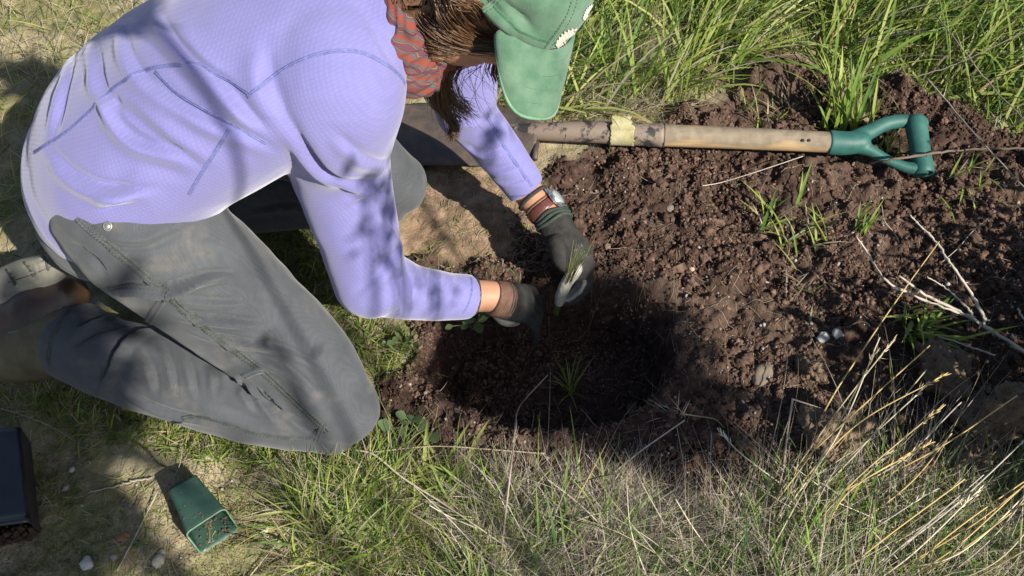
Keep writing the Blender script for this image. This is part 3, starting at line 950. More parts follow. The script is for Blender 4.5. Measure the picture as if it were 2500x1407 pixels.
tb.ellipsoid(HL(0.011, 0.092, -0.038), [hr * 0.009, hf * 0.009, hu * 0.008]); tb.ellipsoid(HL(-0.011, 0.092, -0.038), [hr * 0.009, hf * 0.009, hu * 0.008])
tb.ellipsoid(HL(0, 0.082, -0.066), [hr * 0.024, hf * 0.009, hu * 0.006]); tb.ellipsoid(HL(0, 0.080, -0.078), [hr * 0.020, hf * 0.010, hu * 0.007])
tb.limb([HL(0, -0.02, -0.03), HL(0, -0.028, -0.10), np.array([-0.165, 0.995, 0.545]), np.array([-0.24, 0.98, 0.52])], [0.058, 0.055, 0.062, 0.09], [0.06, 0.056, 0.06, 0.07], side=hr)
tb.limb([[-0.20, 0.985, 0.535], [-0.33, 0.955, 0.49], [-0.46, 0.935, 0.42], [-0.53, 0.93, 0.35]], [0.14, 0.135, 0.13, 0.13], [0.075, 0.08, 0.085, 0.085], side=[0.1, 1, 0], seg=28)
for sh, el, w0, w1 in ((shR, elR, wrR, at(1212, 724, 0.088)), (shL, elL, wrL, at(1362, 556, 0.105))):
    tb.limb([sh, (np.asarray(sh) + el) / 2 * 0.995, el], [0.03, 0.018, 0.015], seg=18); tb.limb([el, (np.asarray(el) + w0) / 2 if sh is shR else at(1212, 362, 0.19), w0 * 0.85 + np.asarray(el) * 0.15, w0, w1], [0.015, 0.015, 0.02, 0.0265, 0.0255], [0.015, 0.015, 0.02, 0.024, 0.022], seg=22)
tb.limb([hipR, kneeR], [0.055, 0.032], seg=18); tb.limb([kneeR, ankR], [0.032, 0.03], seg=18)
tb.limb([hipL, kneeL], [0.07, 0.045], seg=18); tb.limb([kneeL, at(420, 470, 0.09)], [0.045, 0.036], seg=18)
V, F = fuse(tb, 0.0035, 5)
body = link('body', me_np('body', V, F), M_skin, root)
tree_h = bvh(V, F)
M_eye = mat('eye', (0.62, 0.58, 0.54), 0.2, 200, 0.1, bump=0)
for s in (-1, 1):
    mb = MB(); mb.ellipsoid(HL(s * 0.032, 0.070, -0.008), [hr * 0.012, hf * 0.012, hu * 0.011])
    link('eye', mb.mesh('eye'), M_eye, root)
    mb = MB()
    for k in range(9):
        t = (k - 4) / 4
        p = HL(s * 0.033 + t * 0.014, 0.086 - 0.004 * t * t, 0.006 + 0.003 * (1 - t * t)); mb.tube([p, p + hf * 0.003 + hu * 0.003], [0.0009, 0.0003], 4)
    link('eyebrow', mb.mesh('eyebrow'), M_dark, root)

# -- cap
cu = camv(0.56, 0.41, 0.71); cf = camv(0.34, -0.90, 0.25); cf = unit(cf - (cf @ cu) * cu); cr = np.cross(cf, cu)
Cc = atd(1264, -42, 1.172)
M_cap = mat('faded green cotton', (0.040, 0.104, 0.062), 0.9, 22, 0.2, hue2=(0.118, 0.195, 0.130), bump=0.45, bdist=0.001, bscale=600, spec=0.15, sheen=0.25)
M_capseam = mat('green stitching', (0.05, 0.13, 0.075), 0.9, 100, 0.3, bump=0.4)
CA, CB, CHH = 0.084, 0.097, 0.098


def capp(a, v, off=0.0):
    """a: azimuth from the front, v: 0 band .. 1 top"""
    a = np.asarray(a, float); v = np.asarray(v, float)
    rho = (1 - v ** 2.5) ** (1 / 2.5) * (1 - 0.04 * v)
    fl = 1 + 0.03 * np.cos(6 * (a - np.pi / 6)) * v * (1 - v)
    return Cc + np.multiply.outer((CA + off) * np.sin(a) * rho * fl, cr) + np.multiply.outer((CB + off) * np.cos(a) * rho * fl, cf) + np.multiply.outer((CHH + off) * v, cu)


na, nv = 120, 44
AA, VV = np.meshgrid(np.linspace(0, 2 * np.pi, na, endpoint=False), np.sin(np.linspace(0, 1, nv) * np.pi / 2) * 0.999)
V = capp(AA.ravel(), VV.ravel())
I = np.arange(na * nv).reshape(nv, na)
F = np.stack([I[:-1], np.roll(I[:-1], -1, 1), np.roll(I[1:], -1, 1), I[1:]], -1).reshape(-1, 4)
if (normals(V, F) * (V - Cc)).sum() < 0: F = F[:, ::-1].copy()
t_ = bvh(V, F)
V = crease(V, t_, [([(1180, 0), (1230, 45), (1270, 90)], 0.010, 0.006, 'f'), ([(1215, 0), (1265, 50), (1295, 85)], 0.009, 0.007, 'f'), ([(1240, 5), (1290, 50), (1330, 95)], 0.010, 0.005, 'v'),
                   ([(1330, 30), (1350, 60), (1345, 110)], 0.012, 0.003, 'v'), ([(1180, 40), (1225, 70), (1260, 100)], 0.008, 0.003, 'r')])
V += normals(V, F) * (0.003 * noise3(V, 0.04, 25) + 0.0012 * noise3(V, 0.015, 26))[:, None]
cap_me = me_np('cap', V, F)
cap = link('cap', cap_me, M_cap, root)
md = cap.modifiers.new('s', 'SOLIDIFY'); md.thickness = 0.002; md.offset = -1.0
tree_c = bvh(V, F)


def capline(a0, a1, v0, v1, n=40):
    """a stitched line over the crown, laid on its real surface"""
    P, Nn = [], []
    for a, v in zip(np.linspace(a0, a1, n), np.linspace(v0, v1, n)):
        q = capp(a, v); h = tree_c.find_nearest(Vector(q))
        if h[0] is None: continue
        nn = np.array(h[1]); nn = nn if nn @ (q - Cc) > 0 else -nn
        P.append(np.array(h[0])); Nn.append(nn)
    return np.array(P), unit(np.array(Nn))


for k in range(6):
    a = k * np.pi / 3
    v, f = ribbon(capline(a, a, 0.0, 0.985), 0.0035, 0.0011)
    o = link('panel_seam', me_np('panel_seam', v, np.array(f)), M_cap, cap)
    mb = MB(); stitches(mb, capline(a, a, 0.0, 0.98, 60), (-0.0045, 0.0045), 0.0022, 0.002, 0.0004, 0.0006); link('stitching', mb.mesh('stitching'), M_capseam, o)
v, f = ribbon(capline(0, 2 * np.pi, 0.13, 0.13, 140), 0.0016, 0.0006)
link('band_seam', me_np('band_seam', v, np.array(f)), M_capseam, cap)
mb = MB(); mb.ellipsoid(capp(0, 0.999)[...] if False else Cc + cu * (CHH + 0.002), [cr * 0.007, cf * 0.007, cu * 0.004]); link('top_button', mb.mesh('top_button'), M_cap, cap)


def brimp(s, t, off=0.0):
    a = s * np.radians(43)
    base = capp(a, 0.02 * np.ones_like(a), 0.001)
    L = 0.082 * (1 - np.abs(s) ** 4.6 * 0.96)
    x = t * L
    side = np.sign(s) * np.abs(s) ** 1.3 * 0.004 * np.sin(np.pi * np.minimum(t, 1))
    return base + np.multiply.outer(x * 0.76, cf) + np.multiply.outer(-x * 0.65 - (0.014 * s * s) * t + off, cu) + np.multiply.outer(side, cr)


ns_, nt_ = 56, 22
SS, TT = np.meshgrid(np.linspace(-1, 1, ns_), np.linspace(0, 1, nt_))
V = brimp(SS.ravel(), TT.ravel())
V += np.outer(0.0012 * noise3(V, 0.02, 28), cu)
I = np.arange(ns_ * nt_).reshape(nt_, ns_)
F = np.stack([I[:-1, :-1], I[:-1, 1:], I[1:, 1:], I[1:, :-1]], -1).reshape(-1, 4)
brim = link('brim', me_np('brim', V, F), M_cap, cap)
md = brim.modifiers.new('s', 'SOLIDIFY'); md.thickness = 0.0035; md.offset = 0
for t0 in (0.2, 0.4, 0.6, 0.8):
    s0 = np.linspace(-0.9, 0.9, 70)
    P = brimp(s0, np.full(70, t0), 0.0021)
    mb = MB(); stitches(mb, (P, np.tile(cu, (70, 1))), (0.0,), 0.0025, 0.0018, 0.0004, 0.0); link('brim_stitching', mb.mesh('brim_stitching'), M_capseam, brim)
mb = MB(); s0 = np.linspace(-1, 1, 80); mb.tube(brimp(s0, np.ones(80)), 0.0024, 8); link('brim_edge', mb.mesh('brim_edge'), mat('worn brim edge', (0.13, 0.24, 0.15), 0.9, 60, 0.3, bump=0.3), brim)
# white oak leaf print on the front of the crown, and the smaller one beside it
M_print = mat('white print', (0.52, 0.52, 0.45), 0.8, 120, 0.12, bump=0.2)


def leaf_print(name, c0, c1, wd):
    """a lobed leaf laid on the crown"""
    c0, c1 = np.array(c0, float), np.array(c1, float)
    d = c1 - c0; L = np.linalg.norm(d); d /= L; p = np.array([-d[1], d[0]])
    rows = []
    for i in range(51):
        t = i / 50
        w_ = wd * (math.sin(math.pi * min(1, t * 0.92 + 0.06)) ** 0.7) * (0.84 + 0.16 * math.cos(t * 2 * math.pi * 8 + 0.6))
        if t > 0.86: w_ = 2.2
        row = []
        for k in (-1, -0.5, 0, 0.5, 1):
            h = cast(tree_c, *(c0 + d * L * t + p * w_ * k))
            row.append(None if h is None else h[0] + h[1] * 0.0012)
        rows.append(row)
    V, F, ix = [], [], {}
    for i, r in enumerate(rows):
        for k, q in enumerate(r):
            if q is not None: ix[i, k] = len(V); V.append(q)
    for i in range(50):
        for k in range(4):
            q = [(i, k), (i, k + 1), (i + 1, k + 1), (i + 1, k)]
            if all(a in ix for a in q): F.append([ix[a] for a in q])
    if F: link(name, me_np(name, np.array(V), np.array(F)), M_print, cap)


leaf_print('leaf_print', (1358, 112), (1420, 70), 20)
leaf_print('leaf_print', (1424, 48), (1450, 8), 10)

# -- striped scarf round the neck
m = bpy.data.materials.new('striped scarf'); m.use_nodes = True
n_, l_ = m.node_tree.nodes, m.node_tree.links
b_ = n_['Principled BSDF']; b_.inputs['Roughness'].default_value = 0.9
tc = n_.new('ShaderNodeTexCoord'); mp = n_.new('ShaderNodeMapping'); mp.inputs['Rotation'].default_value = (0.5, 0.9, 0.35)
wv = n_.new('ShaderNodeTexWave'); wv.inputs['Scale'].default_value = 17; wv.inputs['Distortion'].default_value = 2.5; wv.inputs['Detail'].default_value = 3
rp = n_.new('ShaderNodeValToRGB'); rp.color_ramp.interpolation = 'CONSTANT'
els = rp.color_ramp.elements; els[0].position = 0; els[0].color = (0.17, 0.038, 0.024, 1); els[1].position = 0.3; els[1].color = (0.05, 0.06, 0.10, 1)
for ps, c in ((0.42, (0.06, 0.085, 0.095)), (0.55, (0.085, 0.035, 0.028)), (0.72, (0.17, 0.105, 0.05)), (0.82, (0.085, 0.030, 0.045))):
    e = els.new(ps); e.color = (*c, 1)
l_.new(tc.outputs['Object'], mp.inputs[0]); l_.new(mp.outputs[0], wv.inputs['Vector']); l_.new(wv.outputs['Fac'], rp.inputs[0]); l_.new(rp.outputs[0], b_.inputs['Base Color'])
tb = MB()
na_ = unit(HL(0, -0.03, -0.10) - np.array([-0.20, 0.985, 0.545]))
nb0 = np.array([-0.150, 0.985, 0.550])
ea = unit(np.cross(na_, [0, 0, 1])); eb = np.cross(na_, ea)
for o_, r_a, tr_, sd_ in ((0.0, 0.080, 0.022, 1), (0.028, 0.074, 0.020, 2), (0.052, 0.068, 0.017, 3)):
    th = np.linspace(0, 2 * np.pi, 48)
    P = [nb0 + na_ * (o_ + 0.012 * math.sin(2 * t + sd_)) + (ea * math.cos(t) + eb * math.sin(t)) * (r_a + 0.006 * math.sin(3 * t + sd_)) for t in th]
    tb.tube(P, tr_, 12)
V, F = fuse(tb, 0.0035, 2)
N_ = normals(V, F)
t_ = bvh(V, F)
V = V + N_ * (0.004 * np.sin(noise3(V, 0.03, 30) * 25))[:, None] * 0.6
link('scarf', me_np('scarf', V, F), m, root)
# zip pull at the collar
mb = MB(); zc = at(985, 178, 0.53)
mb.tube([zc + np.array([-0.004, 0, 0.012]), zc + np.array([0.006, -0.004, 0.006]), zc + np.array([0.008, -0.006, -0.012]), zc + np.array([0.0, -0.004, -0.018]), zc + np.array([-0.006, 0, -0.006])], 0.0028, 8, 24)
link('zip_pull', mb.mesh('zip_pull'), M_shirt, root)

# -- hair
M_hair = mat('dark brown hair', (0.036, 0.019, 0.010), 0.38, 300, 0.3, hue2=(0.115, 0.062, 0.032), bump=0, spec=0.5, attr='tint')
hb_ = MB()
rh = np.random.default_rng(12)
# close layer over back and side of the head
sc_ = MB(); sc_.ellipsoid(HL(0, -0.016, 0.008), [hr * 0.0815, hf * 0.094, hu * 0.106], 40, 26)
sc_.limb([HL(0.0, -0.05, -0.03), HL(0.0, -0.055, -0.075), HL(0, -0.05, -0.11)], [0.066, 0.058, 0.045], [0.045, 0.036, 0.03], side=hr)
Vh, Fh = fuse(sc_, 0.004, 3)
Vh = Vh + normals(Vh, Fh) * (0.003 * noise3(Vh * np.array([1, 1, 1]), 0.012, 33))[:, None]
loc = Vh - Hc
keep_v = ((loc @ hf) < 0.012 + 0.25 * np.maximum(0, (loc @ hu)))
Fh = Fh[keep_v[Fh].all(1)]
hair = link('hair', me_np('hair', Vh, Fh, colors={'tint': np.ones((len(Vh), 3))}), M_hair, root)
hair_tree = bvh(Vh, Fh)


def strand(P, r=0.0006, n=16, c=None):
    c = c if c is not None else np.array([1, 1, 1]) * rh.uniform(0.6, 1.9) * np.array([1, rh.uniform(0.92, 1.02), rh.uniform(0.85, 1.0)])
    P = catmull(P, n)
    hb_.tube(P, np.linspace(r, r * 0.45, n), 3, c=c, cap=False)


def lay(px, py, lift):
    best = None
    for t in (hair_tree, tree_h):
        h = cast(t, px, py)
        if h is not None:
            dd = (h[0] - CP) @ CF
            if best is None or dd < best[0]: best = (dd, h)
    if best is None: return None
    return best[1][0] + best[1][1] * lift


guides = [([(1010, -40), (1025, 30), (1075, 80), (1140, 105), (1222, 118)], 70), ([(1060, -40), (1068, 25), (1105, 70), (1160, 95), (1228, 108)], 80),
          ([(1090, -40), (1098, 15), (1130, 58), (1175, 82), (1226, 98)], 60),
          ([(985, -10), (992, 40), (1015, 85), (1060, 112), (1110, 122)], 40), ([(1110, -30), (1120, 0), (1165, 10), (1200, 50), (1226, 86)], 26)]
for g, cnt in guides:
    for k in range(cnt):
        j = rh.normal(0, 1, 2) * np.array([13, 9]); tw = rh.uniform(-8, 8)
        P = []
        for i, (x, y) in enumerate(g):
            q = lay(x + j[0] + tw * (i - 2) * 0.4, y + j[1] + tw * (i - 2) * 0.25, rh.uniform(0.002, 0.011))
            if q is not None: P.append(q)
        if len(P) > 2: strand(P, rh.uniform(0.0005, 0.0011), 18)
# lock hanging from the cheek, curling at its ends
for k in range(420):
    a = rh.normal(0, 1, 2)
    x0 = 1092 + a[0] * 26; y0 = 140 + a[1] * 8
    q0 = lay(x0, y0, 0.004)
    z0 = q0[2] if q0 is not None else 0.50
    z0 = min(z0, 0.53)
    cl = rh.random()
    if cl < 0.38: pts = [(x0, y0, z0), (1078 + a[0] * 17, 190, z0 - 0.035), (1088 + a[0] * 15, 235 + a[1] * 6, z0 - 0.075), (1118 + a[0] * 14, 262 + a[1] * 12, z0 - 0.10), (1140 + a[0] * 12, 276 + a[1] * 16, z0 - 0.11)]
    else: pts = [(x0, y0, z0), (1066 + a[0] * 15, 190, z0 - 0.035), (1068 + a[0] * 11, 240 + a[1] * 6, z0 - 0.08), (1092 + a[0] * 7, 280 + a[1] * 6, z0 - 0.115), (1110 + a[0] * 4, 305 + a[1] * 9, z0 - 0.13), (1103 + a[0] * 5, 330 + a[1] * 9, z0 - 0.14)]
    strand([at(x + rh.normal(0, 5), y + rh.normal(0, 4), z + rh.normal(0, 0.004)) if i > 1 else at(x, y, z) for i, (x, y, z) in enumerate(pts)], rh.uniform(0.00035, 0.00075), 22)
# lock in front of the brim and the loose single hairs
for k in range(60):
    a = rh.normal(0, 1, 2)
    strand([at(1222 + a[0] * 8, 105 + a[1] * 8, 0.545), at(1215 + a[0] * 12, 145, 0.515), at(1208 + a[0] * 12, 175 + a[1] * 5, 0.49), at(1214 + a[0] * 12, 194 + a[1] * 9, 0.475)], 0.0009, 16)
for k in range(46):
    x0 = rh.uniform(1060, 1215); y0 = rh.uniform(95, 135)
    ln = rh.uniform(60, 190); dr = rh.normal(0, 35)
    strand([at(x0, y0, 0.555), at(x0 - 18 + rh.normal(0, 10), y0 + ln * 0.35, 0.52), at(x0 - 25 + dr * 0.6, y0 + ln * 0.7, 0.475), at(x0 - 10 + dr, y0 + ln, 0.43)], 0.00042, 16)
for k in range(240):   # mass at the nape running over the scarf
    a = rh.normal(0, 1, 2)
    P = [lay(1030 + a[0] * 22, -30, 0.006), lay(1012 + a[0] * 20, 20, 0.01), lay(1015 + a[0] * 18, 70 + a[1] * 6, 0.01), lay(1045 + a[0] * 18, 115 + a[1] * 8, 0.006)]
    P = [p for p in P if p is not None]
    if len(P) > 2: strand(P, 0.0009, 14)
link('hair_strands', hb_.mesh('hair_strands'), M_hair, hair)['kind'] = 'stuff'

# -- gloves
M_glove = mat('dark knitted glove', (0.018, 0.019, 0.018), 0.85, 60, 0.3, hue2=(0.046, 0.042, 0.037), bump=0.6, bdist=0.001, bscale=700, spec=0.2)
mix_mat(M_glove, (0.40, 0.38, 0.32), 'coat', scale=120, vary=0.2)
M_knit = mat('brown knitted cuff', (0.080, 0.044, 0.032), 0.9, 80, 0.3, hue2=(0.17, 0.100, 0.072), bump=0.7, bdist=0.001, bscale=500, spec=0.1)


def chain_d(V, P):
    P = catmull(P, 30)
    return np.sqrt(((V[:, None] - P[None]) ** 2).sum(2).min(1))


g1 = MB()
pal = [at(1352, 540, 0.112), at(1372, 580, 0.102), at(1398, 625, 0.085), at(1410, 650, 0.075)]
g1.limb(pal, [0.0285, 0.031, 0.0355, 0.030], [0.024, 0.024, 0.030, 0.026], seg=26, n=30)
dv = unit(np.array([0.0, 0.75, -0.55]))       # from index finger to little finger
fl_ = []
for k, (ln, dx) in enumerate([(1.0, 0), (1.08, 10), (1.0, 16), (0.82, 14)]):
    o_ = dv * 0.0190 * k
    P = [at(1400 - dx, 610, 0.090) + o_, at(1434 - dx * 0.6, 645, 0.072) + o_, at(1430 - dx, 700 + 8 * (ln - 1) * 10, 0.045) + o_, at(1400 - dx, 730 + 8 * (ln - 1) * 10, 0.028) + o_ * 0.8, at(1373 - dx * 0.3, 738, 0.020) + o_ * 0.55]
    g1.limb(P, [0.0115, 0.0102, 0.0090, 0.0084, 0.0074], seg=18, n=34); fl_.append(P)
th_ = [at(1360, 590, 0.105), at(1372, 630, 0.098), at(1402, 652, 0.088), at(1384, 682, 0.068), at(1370, 712, 0.043), at(1364, 732, 0.028)]
th_ = [p - dv * 0.012 for p in th_]
g1.limb(th_, [0.017, 0.016, 0.0125, 0.0105, 0.0095, 0.0082], seg=18, n=34)
V, F = fuse(g1, 0.0015, 2)
V += normals(V, F) * (0.0016 * noise3(V, 0.012, 44) + 0.0006 * noise3(V, 0.004, 45))[:, None]
N_ = normals(V, F)
cen = at(1392, 692, 0.055)
inw = ((cen - V) * N_).sum(1) / np.maximum(np.linalg.norm(cen - V, axis=1), 1e-6)
dfing = np.min([chain_d(V, p) for p in fl_], 0); dth = chain_d(V, th_[2:])
coat = sstep(0.05, 0.35, inw) * (np.minimum(dfing, dth) < 0.016) * (np.linalg.norm(V - cen, axis=1) < 0.05)
coat = np.maximum(coat, sstep(0.0145, 0.012, dth) * 0.9) * (0.8 + 0.4 * noise3(V, 0.01, 46))
gl = link('glove', me_np('glove', V, F, attrs={'coat': coat}), M_glove, root)
gl['label'] = 'dark glove pinching the grass seedling'
tree_g = bvh(V, F)
mb = MB()   # the glove's rolled cuff
ax_ = unit(pal[1] - pal[0]); e1 = unit(np.cross(ax_, pal[0] - CP)); e2 = np.cross(ax_, e1)
for k, (o_, rr) in enumerate(((-0.010, 0.0295), (-0.004, 0.0305), (0.003, 0.0305))):
    th = np.linspace(0, 2 * np.pi, 40)
    mb.tube([pal[0] + ax_ * (o_ + 0.002 * math.sin(3 * t + k)) + e1 * rr * math.cos(t) + e2 * rr * 0.84 * math.sin(t) for t in th], 0.0032, 8)
link('cuff', mb.mesh('cuff'), mat('dark green cuff', (0.035, 0.048, 0.038), 0.9, 90, 0.3, bump=0.5), gl)
# faded print on the back of the glove
mb = MB()
GL = {'N': [[(0, 0), (0, 1), (.7, 0), (.7, 1)]], 'I': [[(0, 0), (0, 1)]], 'T': [[(.35, 0), (.35, 1)], [(0, 1), (.7, 1)]], 'R': [[(0, 0), (0, 1), (.6, .9), (.6, .55), (0, .5), (.7, 0)]], 'L': [[(0, 1), (0, 0), (.6, 0)]], 'E': [[(.6, 0), (0, 0), (0, 1), (.6, 1)], [(0, .5), (.5, .5)]], '3': [[(0, 1), (.6, 1), (.25, .55), (.6, .3), (.3, 0), (0, .1)]], '7': [[(0, 1), (.6, 1), (.2, 0)]], '0': [[(0, 0), (0, 1), (.6, 1), (.6, 0), (0, 0)]], '/': [[(0, 0), (.5, 1)]], '4': [[(.5, 0), (.5, 1), (0, .35), (.7, .35)]], 'M': [[(0, 0), (0, 1), (.4, .4), (.8, 1), (.8, 0)]], 'U': [[(0, 1), (0, 0), (.6, 0), (.6, 1)]], 'S': [[(0, 0), (.6, .1), (.6, .45), (0, .6), (0, .95), (.6, 1)]]}


def write(mb, tree, txt, x0, y0, dx, dy, hgt, r, lift):
    """thin raised lettering on a surface, running along (dx,dy) in the photograph"""
    d = unit(np.array([dx, dy], float)); up = np.array([d[1], -d[0]])
    x = 0
    for ch in txt:
        for st in GL.get(ch, []):
            pts = []
            for a, b in st:
                q = np.array([x0, y0]) + d * (x + a * hgt * 0.8) + up * b * hgt
                h = cast(tree, *q)
                if h is not None: pts.append(h[0] + h[1] * lift)
            if len(pts) > 1:
                for p, q in zip(pts[:-1], pts[1:]): mb.tube([p, q], r, 4)
        x += hgt * 0.85


write(mb, tree_g, 'NITR', 1404, 615, 0.80, -0.55, 8, 0.00035, 0.0003)
write(mb, tree_g, '3/4', 1418, 624, 0.80, -0.5, 6, 0.0003, 0.0003)
write(mb, tree_g, '370', 1424, 634, 0.80, -0.5, 6, 0.0003, 0.0003)
if mb.n: link('print', mb.mesh('print'), mat('grey glove print', (0.16, 0.16, 0.19), 0.8, 90, 0.2, bump=0), gl)

g2 = MB()
cuffR = [at(1200, 726, 0.092), at(1216, 730, 0.084), at(1236, 734, 0.072)]
g2.limb(cuffR, [0.0285, 0.0305, 0.0325], [0.025, 0.026, 0.027], seg=26, n=20, dome=(False, False))
Vc, Fc = fuse(g2, 0.0018, 2)
axr = unit(cuffR[2] - cuffR[0])
sr = (Vc - cuffR[0]) @ axr
Vc = Vc + normals(Vc, Fc) * (0.0011 * np.sin(sr * 2 * np.pi / 0.0052) + 0.0008 * noise3(Vc, 0.02, 47))[:, None]
g2 = MB()
g2.limb([at(1230, 733, 0.075), at(1254, 738, 0.061), at(1274, 743, 0.045)], [0.0325, 0.033, 0.030], [0.0268, 0.025, 0.022], seg=26, n=20)
for k in range(4):
    o_ = np.array([0.003, 0.0200, -0.003]) * (k - 1.4)
    g2.limb([at(1270, 742, 0.042) + o_, at(1290, 746, 0.028) + o_, at(1306, 766, 0.004) + o_ * 0.95, at(1312, 790, -0.022) + o_ * 0.9, at(1308, 808, -0.042) + o_ * 0.8], [0.0105, 0.0098, 0.0088, 0.0082, 0.0070], seg=16, n=26)
tR = [at(1218, 755, 0.062), at(1232, 770, 0.045), at(1248, 776, 0.028), at(1262, 776, 0.012)]
tR = [p + np.array([0, -0.006, 0]) for p in tR]
g2.limb(tR, [0.014, 0.0125, 0.0105, 0.0085], seg=18, n=26)
V, F = fuse(g2, 0.0016, 2)
V += normals(V, F) * (0.0018 * noise3(V, 0.014, 48))[:, None]
coat = sstep(0.016, 0.012, chain_d(V, tR)) * 0.75
gr = link('glove', me_np('glove', V, F, attrs={'coat': coat}), M_glove, root)
gr['label'] = 'dark glove with brown knitted cuff reaching into the hole'
link('cuff', me_np('cuff', Vc, Fc), M_knit, gr)

# -- wristwatch and hair tie on the far wrist
wa = unit(at(1362, 556, 0.105) - wrL); wc = wrL + (at(1362, 556, 0.105) - wrL) * 0.50
e1 = unit(np.cross(wa, wc - CP)); e1 = e1 if e1[0] > 0 else -e1
e2 = np.cross(wa, e1); e2 = e2 if e2 @ (CP - wc) > 0 else -e2


def band(mb, c, ra, rb, wdt, thk, n=48):
    th = np.linspace(0, 2 * np.pi, n, endpoint=False)
    prof = [(-wdt, 0), (-wdt, thk * 0.7), (-wdt * 0.8, thk), (wdt * 0.8, thk), (wdt, thk * 0.7), (wdt, 0), (-wdt, 0)]
    R = np.array([[c + wa * x + e1 * (ra + h) * math.cos(t) + e2 * (rb + h) * math.sin(t) for t in th] for x, h in prof])
    mb.rings(R, cap=False)


watch = thing('wristwatch', wc, None, None); watch.parent = root; watch.matrix_parent_inverse = Matrix.Translation(-Vector(root.location))
mb = MB(); band(mb, wc, 0.0272, 0.0242, 0.0075, 0.0022); link('strap', mb.mesh('strap'), mat('red brown strap', (0.075, 0.025, 0.020), 0.3, 50, 0.3, hue2=(0.13, 0.05, 0.04), bump=0.2, spec=0.6), watch)
cn = unit(e1 * 0.88 + e2 * 0.30); cx = wa; cy = np.cross(cn, cx)
cc = wc + e1 * 0.0262 + e2 * 0.008
mb = MB(); th = np.linspace(0, 2 * np.pi, 40, endpoint=False)
R = np.array([[cc + cn * h + r * (math.cos(t) * cx + math.sin(t) * cy) for t in th] for r, h in ((0.0150, 0.0), (0.0172, 0.002), (0.0172, 0.0065), (0.0158, 0.0085), (0.0148, 0.0078))])
mb.rings(R)
for s in (-1, 1):
    for q in (-1, 1): mb.box(cc + cx * s * 0.0165 + cy * q * 0.008 + cn * 0.003, [cx * 0.0045, cy * 0.0018, cn * 0.0026])
mb.tube([cc + cy * 0.017 + cn * 0.004, cc + cy * 0.021 + cn * 0.004], 0.0024, 12)
M_steel = mat('brushed steel', (0.62, 0.62, 0.60), 0.25, 80, 0.1, metal=0.9, bump=0.1)
link('watch_case', mb.mesh('watch_case', smooth=False), M_steel, watch)
mb = MB(); R = np.array([[cc + cn * h + r * (math.cos(t) * cx + math.sin(t) * cy) for t in th] for r, h in ((0.0148, 0.0079), (0.010, 0.0092), (0.003, 0.0096))]); mb.rings(R)
link('watch_glass', mb.mesh('watch_glass'), mat('watch glass', (0.30, 0.33, 0.34), 0.08, 40, 0.3, bump=0, spec=0.8), watch)
wc = wrL + (at(1362, 556, 0.105) - wrL) * 0.16
mb = MB(); band(mb, wc, 0.0278, 0.0248, 0.0030, 0.0030); link('hair_tie', mb.mesh('hair_tie'), M_dark, root)
wc = wrL + (at(1362, 556, 0.105) - wrL) * 0.36
mb = MB(); band(mb, wc, 0.0272, 0.0243, 0.0012, 0.0016); link('cord_bracelet', mb.mesh('cord_bracelet'), mat('brown cord', (0.14, 0.07, 0.04), 0.8, 80, 0.3, bump=0.3), root)
# elastic at the near wrist
wa = unit(at(1212, 724, 0.088) - wrR); e1 = unit(np.cross(wa, wrR - CP)); e2 = np.cross(wa, e1)
mb = MB(); band(mb, wrR + wa * 0.004, 0.0305, 0.0270, 0.002, 0.002); link('hair_tie', mb.mesh('hair_tie'), M_dark, root)
#@@TOOLS
# ------------------------------------------------------------------ the spade lying across the top of the dug soil
M_wood = mat('worn ash wood', (0.27, 0.165, 0.085), 0.75, 4, 0.3, hue2=(0.46, 0.33, 0.18), bump=0.35, bdist=0.001, bscale=90)
nz_ = [x for x in M_wood.node_tree.nodes if x.type == 'TEX_NOISE'][0]
mp_ = M_wood.node_tree.nodes.new('ShaderNodeMapping'); mp_.inputs['Scale'].default_value = (3, 40, 40)
tc_ = [x for x in M_wood.node_tree.nodes if x.type == 'TEX_COORD'][0]
M_wood.node_tree.links.new(tc_.outputs['Object'], mp_.inputs[0]); M_wood.node_tree.links.new(mp_.outputs[0], nz_.inputs['Vector'])
M_grey = mix_mat(M_wood, (0.17, 0.145, 0.11), 'grime_shade', scale=60, vary=0.3)
M_rust = mat('rusty worn steel', (0.045, 0.044, 0.044), 0.62, 26, 0.3, hue2=(0.150, 0.105, 0.080), bump=0.5, bdist=0.0012, bscale=160, metal=0.25, spec=0.4)
M_sock = mat('scuffed socket', (0.028, 0.026, 0.027), 0.6, 26, 0.3, hue2=(0.19, 0.145, 0.115), bump=0.4, bdist=0.001, bscale=120, spec=0.4)
M_sock.node_tree.nodes['Color Ramp'].color_ramp.elements[0].position = 0.44; M_sock.node_tree.nodes['Color Ramp'].color_ramp.elements[1].position = 0.50
M_grip = mat('sea green plastic', (0.012, 0.070, 0.060), 0.55, 22, 0.2, hue2=(0.034, 0.125, 0.105), bump=0.25, bdist=0.0008, bscale=300, spec=0.4)

